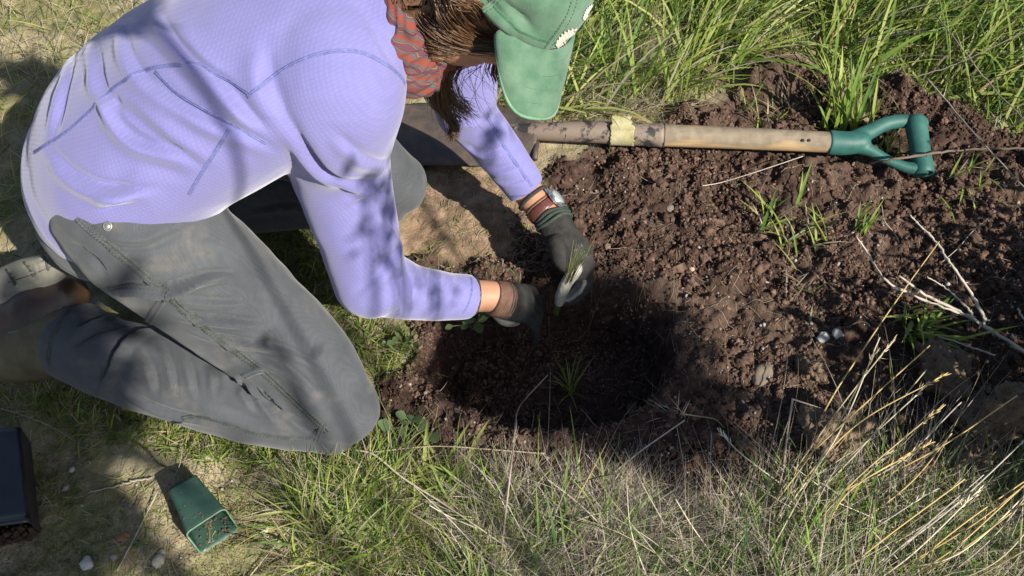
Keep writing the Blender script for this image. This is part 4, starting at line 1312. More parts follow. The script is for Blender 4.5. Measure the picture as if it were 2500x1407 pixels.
zs = 0.055
spade = thing('spade', at(1820, 338, 0.03), 'old spade with rusty blade, wooden shaft and green plastic D grip on the soil', 'spade')
mb = MB()
P = catmull([at(1600, 330, zs), at(1760, 336, zs), at(1900, 342, zs + 0.002), at(2030, 348, zs + 0.004)], 60)
mb.tube(P, np.linspace(0.0212, 0.0196, 60), 40)
V = np.vstack(mb.V)
gr_ = sstep(0.1, 0.75, (V[:, 2] - zs) / 0.02 + 1.4 * noise3(V * np.array([0.35, 1, 1]), 0.02, 60)) * 0.85  # grime on the upper side, which also paints it as less lit
shaft = link('shaft', me_np('shaft', V, mb.F, attrs={'grime_shade': gr_}), M_wood, spade)
mb = MB()
P = catmull([at(1205, 312, 0.030), at(1270, 320, 0.036), at(1340, 322, 0.044), at(1450, 323, 0.052), at(1620, 331, zs)], 70)
mb.tube(P, np.interp(np.linspace(0, 1, 70), [0, 0.2, 0.4, 0.62, 1], [0.008, 0.013, 0.0165, 0.0195, 0.0226]), 40)
link('socket', mb.mesh('socket'), M_sock, spade)
mb = MB(); c_ = at(1620, 331, zs); ax_ = unit(at(1640, 331.7, zs) - c_)
mb.tube([c_ - ax_ * 0.001, c_ + ax_ * 0.001], 0.0232, 40); link('socket_rim', mb.mesh('socket_rim'), M_rust, spade)
for px in (1960, 1975):
    h = at(px, 340, zs + 0.02)
    mb = MB(); mb.ellipsoid(h + [0, -0.002, -0.001], [np.array([0.0035, 0, 0]), np.array([0, 0.0035, 0]), np.array([0, 0, 0.002])], 12, 8); link('nail_head', mb.mesh('nail_head'), M_dark, spade)
# blade
sx = unit(at(1330, 322, 0.02) - at(980, 300, 0.02)); sy = unit(np.array([-sx[1], sx[0], 0]))
b0 = at(1312, 330, 0.030)
nl, nw = 46, 30
Ls, Ws = np.meshgrid(np.linspace(0, 0.315, nl), np.linspace(-1, 1, nw), indexing='ij')
half = np.interp(Ls, [0, 0.02, 0.06, 0.24, 0.28, 0.315], [0.060, 0.074, 0.080, 0.082, 0.076, 0.040])
V = b0 - Ls[..., None] * sx + (Ws * half)[..., None] * sy
V[..., 2] = 0.030 + 0.020 * (1 - Ws ** 2) * np.interp(Ls, [0, 0.1, 0.315], [1.0, 0.6, 0.2]) - 0.02 * Ls / 0.3 + 0.010 * np.abs(Ws) ** 6 * np.interp(Ls, [0, 0.03], [1, 0])
V = V.reshape(-1, 3)
I = np.arange(nl * nw).reshape(nl, nw); F = np.stack([I[:-1, :-1], I[:-1, 1:], I[1:, 1:], I[1:, :-1]], -1).reshape(-1, 4)
bl = link('blade', me_np('blade', V, F), M_rust, spade); md = bl.modifiers.new('s', 'SOLIDIFY'); md.thickness = 0.003
for s in (-1, 1):
    mb = MB(); mb.tube([b0 + sy * s * 0.026 + [0, 0, 0.008], b0 + sy * s * 0.072 + [0, 0, 0.012]], 0.0055, 10); link('tread', mb.mesh('tread'), M_rust, bl)
# torn yellow sticker
M_stick = mat('torn yellow sticker', (0.24, 0.21, 0.085), 0.8, 40, 0.25, hue2=(0.42, 0.39, 0.24), bump=0.4)
q0, q1 = at(1490, 326, 0.0535), at(1546, 328, 0.0545)
ax_ = unit(q1 - q0); ea = unit(np.cross(ax_, [0, 0, 1])); ea = -ea if ea[1] > 0 else ea; eb = np.cross(ea, ax_); eb = eb if eb[2] > 0 else -eb
nu, nv = 22, 30
rs = np.random.default_rng(5)
V = []
for i in range(nv):
    ang = np.radians(-80 + 190 * i / (nv - 1))
    lift = 0.0225 + max(0, i - 21) * 0.0020
    l0 = 0.003 * rs.standard_normal() * 0.4; l1 = 0.0025 * rs.standard_normal() * 0.6 - (0.006 if i > 24 else 0)
    L = np.linalg.norm(q1 - q0)
    for j in range(nu):
        t = j / (nu - 1)
        V.append(q0 + ax_ * (l0 + (L + l1 - l0) * t) + lift * (ea * math.cos(ang) + eb * math.sin(ang)) + 0.0012 * rs.standard_normal() * (i == nv - 1) * eb)
I = np.arange(nu * nv).reshape(nv, nu); F = np.stack([I[:-1, :-1], I[:-1, 1:], I[1:, 1:], I[1:, :-1]], -1).reshape(-1, 4)
st_ = link('sticker', me_np('sticker', np.array(V), F), M_stick, spade); md = st_.modifiers.new('s', 'SOLIDIFY'); md.thickness = 0.0008
# D grip
zg = 0.058
tb = MB()
tb.limb([at(2022, 348, zg), at(2060, 350, zg), at(2098, 348, zg)], [0.0235, 0.0225, 0.021], seg=24, dome=(False, True))
tb.limb([at(2075, 346, zg), at(2115, 326, zg + 0.006), at(2165, 302, zg + 0.012), at(2215, 296, zg + 0.014), at(2248, 302, zg + 0.014)], [0.018, 0.0155, 0.0135, 0.0135, 0.015], [0.016, 0.013, 0.011, 0.011, 0.014], n=40)
tb.limb([at(2075, 352, zg), at(2120, 366, zg - 0.004), at(2165, 390, zg - 0.012), at(2210, 408, zg - 0.016), at(2250, 414, zg - 0.018)], [0.017, 0.012, 0.0095, 0.0105, 0.014], [0.015, 0.012, 0.011, 0.011, 0.014], n=40)
V, F = fuse(tb, 0.0024, 4)
grip = link('grip', me_np('grip', V, F), M_grip, spade)
mb = MB()
t0, t1 = at(2236, 303, zg + 0.014), at(2254, 416, zg - 0.018)
ax_ = unit(t1 - t0); L = np.linalg.norm(t1 - t0); ea = unit(np.cross(ax_, [1, 0, 0])); eb = np.cross(ax_, ea)
th = np.linspace(0, 2 * np.pi, 36, endpoint=False)
prof = [(-0.016, 0.010), (-0.014, 0.016), (-0.006, 0.0195), (0.01, 0.0198), (L * 0.5, 0.0185), (L - 0.004, 0.0192), (L + 0.006, 0.0192), (L + 0.008, 0.0178), (L + 0.0075, 0.0150), (L - 0.004, 0.0140), (L - 0.05, 0.0130)]
mb.rings(np.array([[t0 + ax_ * x + r * (math.cos(t) * ea + math.sin(t) * eb) for t in th] for x, r in prof]))
link('crossbar', mb.mesh('crossbar'), M_grip, grip)

# ------------------------------------------------------------------ nursery pots
def tapered_pot(name, base, mouth, thick, m_out, rnd=0.16, n_side=7, ribs=0, lipw=0.0):
    """thin walled square pot from four base corners and four mouth corners (same order); open at the mouth"""
    base, mouth = np.array(base, float), np.array(mouth, float)

    def loop(c, inset):
        cen = c.mean(0); pts = []
        for k in range(4):
            p, a, b = c[k], c[k - 1], c[(k + 1) % 4]
            p0 = p + (a - p) * rnd; p1 = p + (b - p) * rnd
            for t in np.linspace(0, 1, n_side):
                pts.append((1 - t) ** 2 * p0 + 2 * t * (1 - t) * p + t * t * p1)
        pts = np.array(pts)
        return pts + (cen - pts) * inset
    hgt = np.linalg.norm(mouth.mean(0) - base.mean(0)); wd = np.linalg.norm(mouth[1] - mouth[0])
    ins = thick / (wd / 2)
    R = [loop(base, 0.55), loop(base, 0.06), loop(base, 0.0)]
    for t in np.linspace(0.06, 1, 14):
        c = base * (1 - t) + mouth * t
        l_ = loop(c, 0.0)
        if ribs:
            s = np.arange(len(l_)); l_ = l_ + (c.mean(0) - l_) * (0.02 * (np.sin(s * 1.7) > 0.3))[:, None]
        R.append(l_)
    if lipw:
        R.append(loop(mouth, -lipw)); R.append(loop(mouth + (mouth.mean(0) - base.mean(0)) * 0.05, -lipw)); R.append(loop(mouth + (mouth.mean(0) - base.mean(0)) * 0.05, ins))
    R.append(loop(mouth, ins))
    for t in np.linspace(0.94, 0.05, 10): R.append(loop(base * (1 - t) + mouth * t, ins))
    R.append(loop(base * 0.96 + mouth * 0.04, 0.5))
    mb = MB(); mb.rings(np.array(R))
    V, F = np.vstack(mb.V), mb.F
    V = V + 0.0009 * noise3(V, 0.02, 77)[:, None] * np.array([1, 1, 1])
    return me_np(name, V, F)


M_gpot = mat('green nursery plastic', (0.020, 0.050, 0.037), 0.42, 40, 0.25, hue2=(0.034, 0.074, 0.054), bump=0.15, bdist=0.0006, spec=0.5)
M_bpot = mat('black nursery plastic', (0.010, 0.010, 0.013), 0.38, 30, 0.3, hue2=(0.022, 0.020, 0.028), bump=0.2, bdist=0.0008, spec=0.6)
gm = [at(452, 1303, 0.072), at(548, 1240, 0.078), at(583, 1292, 0.018), at(491, 1353, 0.010)]
gb = [at(408, 1196, 0.066), at(478, 1157, 0.070), at(502, 1192, 0.022), at(434, 1236, 0.014)]
pot = thing('plant_pot', at(500, 1300, 0.01), 'small square green plastic pot lying empty on its side on the mossy earth', 'plant pot')
link('pot_body', tapered_pot('pot_body', gb, gm, 0.0014, M_gpot), M_gpot, pot)
gm_, gb_ = np.array(gm), np.array(gb)
P = [gm_[k] + (gm_[k - 1] - gm_[k]) * 0.16 if q == 0 else (gm_[k] if q == 1 else gm_[k] + (gm_[(k + 1) % 4] - gm_[k]) * 0.16) for k in range(4) for q in (0, 1, 2)]
mb = MB(); pp = []
for k in range(4):
    a, p, b = gm_[k] + (gm_[k - 1] - gm_[k]) * 0.16, gm_[k], gm_[k] + (gm_[(k + 1) % 4] - gm_[k]) * 0.16
    for t in np.linspace(0, 1, 7): pp.append((1 - t) ** 2 * a + 2 * t * (1 - t) * p + t * t * b)
pp.append(pp[0]); mb.tube(pp, 0.0013, 6)
link('pot_rim', mb.mesh('pot_rim'), mat('pot rim', (0.13, 0.20, 0.14), 0.45, 60, 0.3, bump=0), pot)
rs = np.random.default_rng(9)
mb = MB()
for k in range(90):
    a, b = rs.random(2); c0 = gm_[3] * (1 - a) + gm_[2] * a; c1 = gb_[3] * (1 - a) + gb_[2] * a
    p = c0 * (1 - b * 0.9) + c1 * b * 0.9 + np.array([0, 0.002, 0.003]); s = 0.0008 + 0.0018 * rs.random() ** 2
    mb.ellipsoid(p, [np.array([s, 0, 0]), np.array([0, s, 0]), np.array([0, 0, s])], 6, 5)
for k in range(26):
    a, b = rs.random(2); c0 = gm_[0] * (1 - a) + gm_[1] * a; c1 = gb_[0] * (1 - a) + gb_[1] * a
    p = c0 * (1 - b) + c1 * b + np.array([0, 0, 0.0006]); s = 0.0006 + 0.0010 * rs.random()
    mb.ellipsoid(p, [np.array([s, 0, 0]), np.array([0, s, 0]), np.array([0, 0, s * 0.6])], 6, 5)
o = link('soil_specks', mb.mesh('soil_specks'), M_crumb, pot); o['kind'] = 'stuff'
me_ = o.data; a_ = me_.attributes.new('tint', 'FLOAT_COLOR', 'POINT'); a_.data.foreach_set('color', np.tile(np.array([0.9, 0.9, 0.9, 1], np.float32), len(me_.vertices)))

bm_ = [at(-95, 1285, 0.145), at(72, 1262, 0.135), at(100, 1290, 0.012), at(-60, 1320, 0.010)]
bb_ = [at(-95, 1052, 0.130), at(48, 1042, 0.120), at(78, 1085, 0.020), at(-60, 1105, 0.015)]
bp_ = thing('plant_pot', at(0, 1250, 0.01), 'large black plastic nursery pot lying on its side at the edge of the picture', 'plant pot')
link('pot_body', tapered_pot('pot_body', bb_, bm_, 0.002, M_bpot, rnd=0.12, n_side=8, ribs=1, lipw=0.03), M_bpot, bp_)
mb = MB()
for k in range(160):
    a, b = rs.random(2); p = np.array(bm_[3]) * (1 - a) + np.array(bm_[2]) * a + np.array([rs.normal(0, 0.004), -0.014 * b - 0.002, 0.004 + 0.03 * rs.random() ** 2]); s = 0.002 + 0.005 * rs.random() ** 2
    mb.ellipsoid(p, [np.array([s, 0, 0]), np.array([0, s, 0]), np.array([0, 0, s])], 7, 5)
o = link('spilled_soil', mb.mesh('spilled_soil'), M_crumb, bp_); o['kind'] = 'stuff'
me_ = o.data; a_ = me_.attributes.new('tint', 'FLOAT_COLOR', 'POINT'); a_.data.foreach_set('color', np.tile(np.array([0.5, 0.5, 0.5, 1], np.float32), len(me_.vertices)))
#@@VEG
# ------------------------------------------------------------------ grass
M_blade = mat('grass blade', (0.90, 0.90, 0.90), 0.55, 60, 0.10, hue2=(1, 1, 1), bump=0, attr='tint', trans=0.38, spec=0.35)
M_straw = mat('dry stem', (0.85, 0.85, 0.85), 0.7, 90, 0.15, hue2=(1, 1, 1), bump=0, attr='tint', trans=0.12, spec=0.3)
GREENS = np.array([[0.215, 0.295, 0.046], [0.155, 0.245, 0.040], [0.270, 0.335, 0.068], [0.100, 0.180, 0.040], [0.320, 0.345, 0.105]])
STRAWS = np.array([[0.36, 0.31, 0.20], [0.44, 0.39, 0.28], [0.30, 0.25, 0.165], [0.40, 0.30, 0.15], [0.33, 0.30, 0.25]])
GREYS = np.array([[0.40, 0.35, 0.28], [0.50, 0.44, 0.36], [0.30, 0.25, 0.20], [0.54, 0.47, 0.36]])


def blades(root_, head, ln, lean, droop, wd, col, nseg=6, twist=None, r=None, fold=0.0):
    """many tapering ribbons: root (n,3), heading, length, first lean from upright, extra bend, width"""
    r = r or RNG
    n = len(root_)
    t = np.linspace(0, 1, nseg + 1)
    ang = lean[:, None] + droop[:, None] * t[None] ** 1.3
    hd = head[:, None] + (r.normal(0, 0.35, (n, 1)) * t[None])
    st = ln[:, None] / nseg
    dx = np.sin(ang) * np.cos(hd) * st; dy = np.sin(ang) * np.sin(hd) * st; dz = np.cos(ang) * st
    X = np.concatenate([np.zeros((n, 1)), np.cumsum(dx[:, :-1], 1)], 1); Y = np.concatenate([np.zeros((n, 1)), np.cumsum(dy[:, :-1], 1)], 1); Z = np.concatenate([np.zeros((n, 1)), np.cumsum(dz[:, :-1], 1)], 1)
    C = np.stack([X, Y, Z], -1) + root_[:, None]
    g = gz(C[..., 0], C[..., 1]) + 0.002
    C[..., 2] = np.maximum(C[..., 2], g)
    T = unit(np.gradient(C, axis=1))
    tw = r.uniform(-1.2, 1.2, n) if twist is None else twist
    S0 = np.stack([-np.sin(hd), np.cos(hd), 0 * hd], -1)
    Nn = np.cross(S0, T)
    S = S0 * np.cos(tw)[:, None, None] + Nn * np.sin(tw)[:, None, None]
    w_ = wd[:, None] * 0.5 * np.minimum(1, 0.55 + 2.2 * t[None]) * (1 - t[None] ** 2.2) + 0.00012
    A = C - S * w_[..., None]; B = C + S * w_[..., None]
    V = np.stack([A, B], 2).reshape(n, -1, 3)
    k = (nseg + 1) * 2
    base = np.array([[2 * i, 2 * i + 1, 2 * i + 3, 2 * i + 2] for i in range(nseg)])
    F = (base[None] + (np.arange(n) * k)[:, None, None]).reshape(-1, 4)
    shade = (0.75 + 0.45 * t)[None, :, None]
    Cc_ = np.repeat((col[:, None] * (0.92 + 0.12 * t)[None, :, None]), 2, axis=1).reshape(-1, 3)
    return V.reshape(-1, 3), F, Cc_


def roots_in(poly, n, r, avoid_hole=True):
    w_ = np.array(gp(poly))
    lo, hi = w_.min(0), w_.max(0)
    out_ = []
    tot = 0
    while tot < n:
        x = r.uniform(lo[0], hi[0], 4 * n); y = r.uniform(lo[1], hi[1], 4 * n)
        ok = in_poly(x, y, [tuple(q) for q in w_])
        out_.append(np.c_[x[ok], y[ok]]); tot += ok.sum()
        if not ok.any(): break
    return np.vstack(out_)[:n]


def sward(name, label, poly, n, ln, wd, lean, droop, heading, spread, greens, dry=0.1, pal=None, pal2=None, seed=1, clump=0.0, thr=None, nseg=6, soilmax=0.35, cat='grass', m=None):
    r = np.random.default_rng(seed)
    q = roots_in(poly, n, r)
    if clump:
        d = fbm2(q[:, 0], q[:, 1], clump, 3, seed + 90)
        q = q[r.random(len(q)) < sstep(thr[0], thr[1], d)]
    q = q[soil_mask(q[:, 0], q[:, 1]) < soilmax + 0.25 * r.random(len(q))]
    k = len(q)
    if not k: return
    P = np.c_[q, gz(q[:, 0], q[:, 1]) - 0.003]
    pal = GREENS if pal is None else pal; pal2 = STRAWS if pal2 is None else pal2
    c = pal[r.integers(0, len(pal), k)]
    isd = r.random(k) < dry
    c = np.where(isd[:, None], pal2[r.integers(0, len(pal2), k)], c) * r.uniform(0.72, 1.25, (k, 1))
    cl = noise2(q[:, 0], q[:, 1], 0.06, seed + 5)
    h = heading + spread * r.standard_normal(k) + 1.2 * cl
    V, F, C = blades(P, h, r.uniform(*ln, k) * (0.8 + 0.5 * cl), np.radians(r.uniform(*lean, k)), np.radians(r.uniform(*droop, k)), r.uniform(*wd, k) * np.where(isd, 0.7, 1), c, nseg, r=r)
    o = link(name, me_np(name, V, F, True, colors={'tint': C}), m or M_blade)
    tag(o, label, cat, kind='stuff')
    return o


UP = [(1180, -260), (2800, -260), (2850, 360), (2350, 330), (2290, 235), (2100, 230), (2040, 240), (1990, 140), (1900, 140), (1800, 210), (1650, 280), (1400, 300), (1180, 300)]
sward('long_grass', 'long green grass leaning over behind the spade', UP, 7600, (0.12, 0.34), (0.0028, 0.0068), (15, 62), (20, 75), 0.6, 0.8, True, 0.16, seed=21, clump=0.10, thr=(-0.45, -0.1))
sward('flattened_grass', 'long green grass swept flat towards the right above the spade handle', [(1750, -260), (2850, -260), (2850, 330), (2330, 280), (2150, 160), (1980, 60)], 2600, (0.16, 0.36), (0.003, 0.0075), (35, 65), (15, 45), 0.35, 0.35, True, 0.12, seed=22)
sward('short_grass', 'short dense green grass filling in under the long grass', UP, 13000, (0.03, 0.10), (0.0016, 0.0036), (5, 60), (10, 60), 1.2, 1.4, True, 0.28, seed=23)
sward('dry_thatch', 'pale dry thatch of old grass above the spade socket', [(1380, 120), (1500, 110), (1650, 160), (1680, 270), (1600, 300), (1330, 310), (1180, 300), (1180, 170)], 3000, (0.05, 0.15), (0.0007, 0.0018), (50, 88), (-20, 40), 0.3, 2.0, False, 0.88, seed=24)
sward('shaded_grass', 'rough grass in the shadow behind the kneeling person', [(-300, -260), (1180, -260), (1180, 300), (960, 260), (60, 650), (-300, 700)], 7500, (0.03, 0.13), (0.0010, 0.0030), (20, 82), (10, 60), 1.0, 1.8, True, 0.66, seed=25)
sward('knee_grass', 'short yellow green grass between the knees and elbow', [(590, 560), (790, 560), (880, 770), (1000, 820), (1010, 900), (950, 985), (900, 900), (690, 690)], 2400, (0.02, 0.065), (0.0010, 0.0026), (10, 75), (10, 60), -0.6, 1.3, True, 0.30, seed=26)
sward('tufted_grass', 'bright green grass at the front edge of the hole', [(780, 1150), (930, 1115), (1010, 1125), (1130, 1190), (1290, 1250), (1330, 1560), (720, 1560), (690, 1200)], 2200, (0.045, 0.115), (0.0016, 0.0044), (25, 78), (10, 55), 0.9, 1.3, True, 0.2, pal=GREENS * 1.15, seed=27, clump=0.07, thr=(-0.35, 0.1))
sward('tufted_grass', 'fine yellowish dry grass mixed into the front turf', [(780, 1120), (960, 1070), (1130, 1160), (1310, 1190), (1330, 1560), (720, 1560), (690, 1200)], 3800, (0.03, 0.12), (0.0008, 0.0018), (40, 88), (-10, 40), 0.5, 1.8, False, 0.6, seed=28)
sward('straw_tangle', 'tangled grey straw along the bottom of the picture', [(1130, 1190), (1330, 1190), (1500, 1200), (1700, 1245), (1900, 1225), (1960, 1580), (1130, 1580)], 8500, (0.05, 0.15), (0.0007, 0.0017), (55, 93), (-35, 30), 0.9, 1.8, False, 0.92, pal2=GREYS, seed=29, soilmax=0.6)
sward('straw_tangle', 'green blades growing through the grey straw', [(1290, 1270), (1700, 1290), (1900, 1270), (2000, 1580), (1230, 1580)], 480, (0.06, 0.14), (0.0016, 0.0042), (15, 65), (10, 50), 1.1, 0.9, True, 0.2, pal=GREENS * np.array([0.75, 0.85, 1.1]), seed=30)
sward('straw_tangle', 'dry straw and grass under the golden stems', [(1860, 1200), (2100, 1160), (2300, 1185), (2700, 1150), (2750, 1650), (1860, 1650)], 6000, (0.06, 0.22), (0.0007, 0.0020), (45, 88), (-25, 35), 0.75, 1.3, False, 0.75, pal2=GREYS, seed=31, soilmax=0.75)
sward('straw_tangle', 'green grass under the golden stems', [(1900, 1230), (2700, 1200), (2750, 1650), (1900, 1650)], 900, (0.06, 0.20), (0.0018, 0.0050), (20, 70), (10, 50), 0.7, 0.9, True, 0.15, pal=GREENS * np.array([0.7, 0.85, 1.0]), seed=32)
sward('moss_grass', 'sparse low grass on the mossy earth by the pots', [(-150, 880), (110, 900), (420, 1030), (830, 1110), (800, 1600), (-200, 1600)], 7500, (0.008, 0.036), (0.0006, 0.0018), (20, 88), (10, 60), 0.3, 2.0, True, 0.62, seed=33, clump=0.09, thr=(-0.10, 0.22))
sward('trouser_edge_grass', 'short grass along the lower trouser leg', [(100, 930), (240, 985), (420, 1035), (800, 1105), (800, 1160), (560, 1150), (300, 1090), (60, 1010)], 1800, (0.02, 0.07), (0.0010, 0.0028), (20, 80), (10, 50), 0.2, 1.4, True, 0.35, seed=34)
sward('moss', 'low moss cushions on the bare earth', [(-150, 880), (110, 900), (420, 1030), (830, 1110), (760, 1600), (-200, 1600)], 17000, (0.003, 0.008), (0.0012, 0.0026), (5, 70), (0, 50), 0.3, 2.5, True, 0.12, pal=np.array([[0.15, 0.155, 0.05], [0.20, 0.19, 0.075], [0.11, 0.125, 0.04], [0.24, 0.22, 0.11]]), seed=35, clump=0.11, thr=(-0.12, 0.16), nseg=3, cat='moss')
sward('root_fibres', 'thin pale root fibres and straw bits on the dug soil', [(1000, 640), (1300, 400), (2500, 420), (2500, 1150), (1000, 1150)], 1500, (0.010, 0.060), (0.0005, 0.0011), (70, 95), (-30, 40), 0.4, 2.0, False, 1.0, seed=36, soilmax=2, cat='straw')
sward('trodden_straw', 'bits of dry grass trodden into the bare earth', [(1000, 380), (1310, 390), (1340, 560), (1300, 720), (1040, 680)], 900, (0.008, 0.035), (0.0006, 0.0016), (60, 95), (-20, 30), 0.4, 2.0, False, 0.75, seed=37, soilmax=2)

sward('dry_stalks', 'fine arching dry stalks tangled between the golden stems', [(1820, 1190), (2080, 1150), (2650, 1190), (2700, 1650), (1820, 1650)], 420, (0.12, 0.34), (0.0009, 0.0020), (30, 72), (10, 60), 0.72, 0.5, False, 1.0, pal2=np.vstack([STRAWS, GREYS]) * 1.1, seed=41, soilmax=0.8)
sward('dry_stalks', 'fine arching dry stalks over the grey straw', [(1150, 1230), (1900, 1230), (1900, 1600), (1150, 1600)], 260, (0.10, 0.24), (0.0008, 0.0016), (35, 80), (10, 60), 1.2, 1.2, False, 1.0, pal2=np.vstack([STRAWS, GREYS]) * 1.1, seed=42, soilmax=0.6)

# ------------------------------------------------------------------ single plants with leaves of their own


def leaf_mesh(P, wd, col, fold=0.25, n=9):
    """one blade with a keel: three lines of points"""
    P = catmull(P, n); t = np.linspace(0, 1, n)
    T = unit(np.gradient(P, axis=0)); S = unit(np.cross(T, np.array([0.12, 0.2, 1.0]))); Nn = np.cross(S, T)
    w_ = wd / 2 * np.minimum(1, 0.5 + 2.5 * t) * (1 - t ** 2.4) + 0.0002
    V = np.stack([P - S * w_[:, None] + Nn * (w_ * fold)[:, None], P, P + S * w_[:, None] + Nn * (w_ * fold)[:, None]], 1).reshape(-1, 3)
    F = np.array([[3 * i + k, 3 * i + k + 1, 3 * i + k + 4, 3 * i + k + 3] for i in range(n - 1) for k in (0, 1)])
    return me_np('leaf', V, F, colors={'tint': np.tile(col, (len(V), 1))})


def tuft(name, label, cat, px, py, n, ln, wd, lean, heading, spread, pal, seed, z=None, rad=0.012, group=None, droop=(10, 45)):
    r = np.random.default_rng(seed)
    g = on_ground(px, py) if z is None else at(px, py, z)
    o = thing(name, g, label, cat, group)
    for k in range(n):
        h = heading + spread * r.standard_normal(); l_ = r.uniform(*ln); a0 = math.radians(r.uniform(*lean)); dr = math.radians(r.uniform(*droop))
        p = g + np.array([r.normal(0, rad), r.normal(0, rad), -0.002]); P = [p]
        for i in range(5):
            a = a0 + dr * (i / 4) ** 1.3; p = p + l_ / 5 * np.array([math.sin(a) * math.cos(h), math.sin(a) * math.sin(h), math.cos(a)]); P.append(p)
        c = pal[r.integers(0, len(pal))] * r.uniform(0.8, 1.2)
        link('leaf', leaf_mesh(P, r.uniform(*wd), c), M_blade, o)
    return o


G2 = np.vstack([GREENS, GREENS[2:3] * 1.15])
tuft('grass_tuft', 'leafy green grass tuft standing beside the spade shaft near the green grip', 'grass tuft', 2065, 318, 46, (0.08, 0.21), (0.005, 0.0095), (2, 42), 1.7, 0.75, G2, 101, rad=0.022)
tuft('grass_tuft', 'spreading pale grass tuft on the soil below the wooden spade shaft', 'grass tuft', 1925, 560, 40, (0.05, 0.12), (0.003, 0.006), (15, 65), 1.4, 1.6, np.vstack([G2, STRAWS[:2]]), 102, rad=0.035)
tuft('grass_tuft', 'small upright grass shoots at the right end of the pale tuft', 'grass tuft', 2090, 560, 14, (0.03, 0.065), (0.003, 0.0055), (5, 45), 0.8, 0.6, G2, 103, rad=0.010)
tuft('grass_tuft', 'broad bladed grass tuft under the crossing white twigs', 'grass tuft', 2225, 800, 34, (0.05, 0.13), (0.004, 0.0085), (20, 75), -1.2, 1.5, G2, 104, rad=0.020)
tuft('grass_tuft', 'small grass tuft growing up through the green spade grip', 'grass tuft', 2165, 382, 20, (0.03, 0.08), (0.003, 0.0055), (5, 60), 0.9, 1.2, G2, 105, rad=0.014)
tuft('grass_tuft', 'low grass tuft right of the green spade grip', 'grass tuft', 2370, 450, 22, (0.03, 0.075), (0.0022, 0.004), (20, 75), 0.5, 1.3, np.vstack([G2, STRAWS[:2]]), 106, rad=0.03)
tuft('grass_tuft', 'thin dry grass tuft on the soil above the spade shaft', 'grass tuft', 1880, 285, 34, (0.03, 0.09), (0.0015, 0.0032), (15, 75), 1.2, 1.6, np.vstack([G2, STRAWS[:3], STRAWS[:3]]), 107, rad=0.03)
tuft('grass_tuft', 'pale cut grass stubs on the soil left of the twigs', 'grass tuft', 1945, 720, 9, (0.02, 0.055), (0.002, 0.0045), (20, 70), 0.9, 0.8, np.vstack([STRAWS, G2[:2]]), 108, rad=0.010)
tuft('grass_tuft', 'pale flattened leaves lying beside the white pebbles', 'grass tuft', 1985, 785, 8, (0.03, 0.055), (0.004, 0.007), (60, 88), 0.6, 0.5, np.array([[0.25, 0.26, 0.13], [0.30, 0.30, 0.17]]), 109, rad=0.015)
tuft('grass_tuft', 'bent over green blades at the lower edge of the dug soil', 'grass tuft', 1090, 1190, 16, (0.05, 0.10), (0.004, 0.0075), (20, 65), 2.0, 0.8, G2, 110, rad=0.02)
tuft('grass_tuft', 'upright green blades in front of the golden stems', 'grass tuft', 1940, 1330, 20, (0.06, 0.15), (0.003, 0.0058), (5, 50), 1.1, 0.9, G2 * np.array([0.8, 0.9, 1]), 111, rad=0.03)
tuft('grass_tuft', 'green blades among straw at the bottom middle', 'grass tuft', 1400, 1300, 18, (0.06, 0.15), (0.003, 0.0055), (5, 50), 1.1, 0.9, G2 * np.array([0.85, 0.95, 1]), 112, rad=0.03)
tuft('grass_seedling', 'planted grass seedling with thin blades standing in the hole', 'seedling', 1392, 962, 20, (0.05, 0.10), (0.0014, 0.0026), (3, 38), 1.7, 1.4, GREENS[[0, 2, 4]] * 1.35, 113, rad=0.004, droop=(5, 40))
hs = thing('grass_seedling', at(1365, 745, 0.012), 'bunch of thin grass held in the gloved fingers over the hole', 'seedling')
r_ = np.random.default_rng(114)
for k in range(16):
    a = r_.normal(0, 1, 2)
    P = [at(1358 + a[0] * 4, 768 + a[1] * 4, -0.008), at(1367 + a[0] * 3, 736, 0.036), at(1388 + a[0] * 4, 692, 0.082), at(1408 + a[0] * 9, 642, 0.122), at(1430 + a[0] * 16, 600 + a[1] * 14, 0.142)]
    link('leaf', leaf_mesh(P, r_.uniform(0.0009, 0.0015), (GREENS[k % 4] * 0.6) if k % 5 else np.array([0.26, 0.25, 0.09])), M_blade, hs)


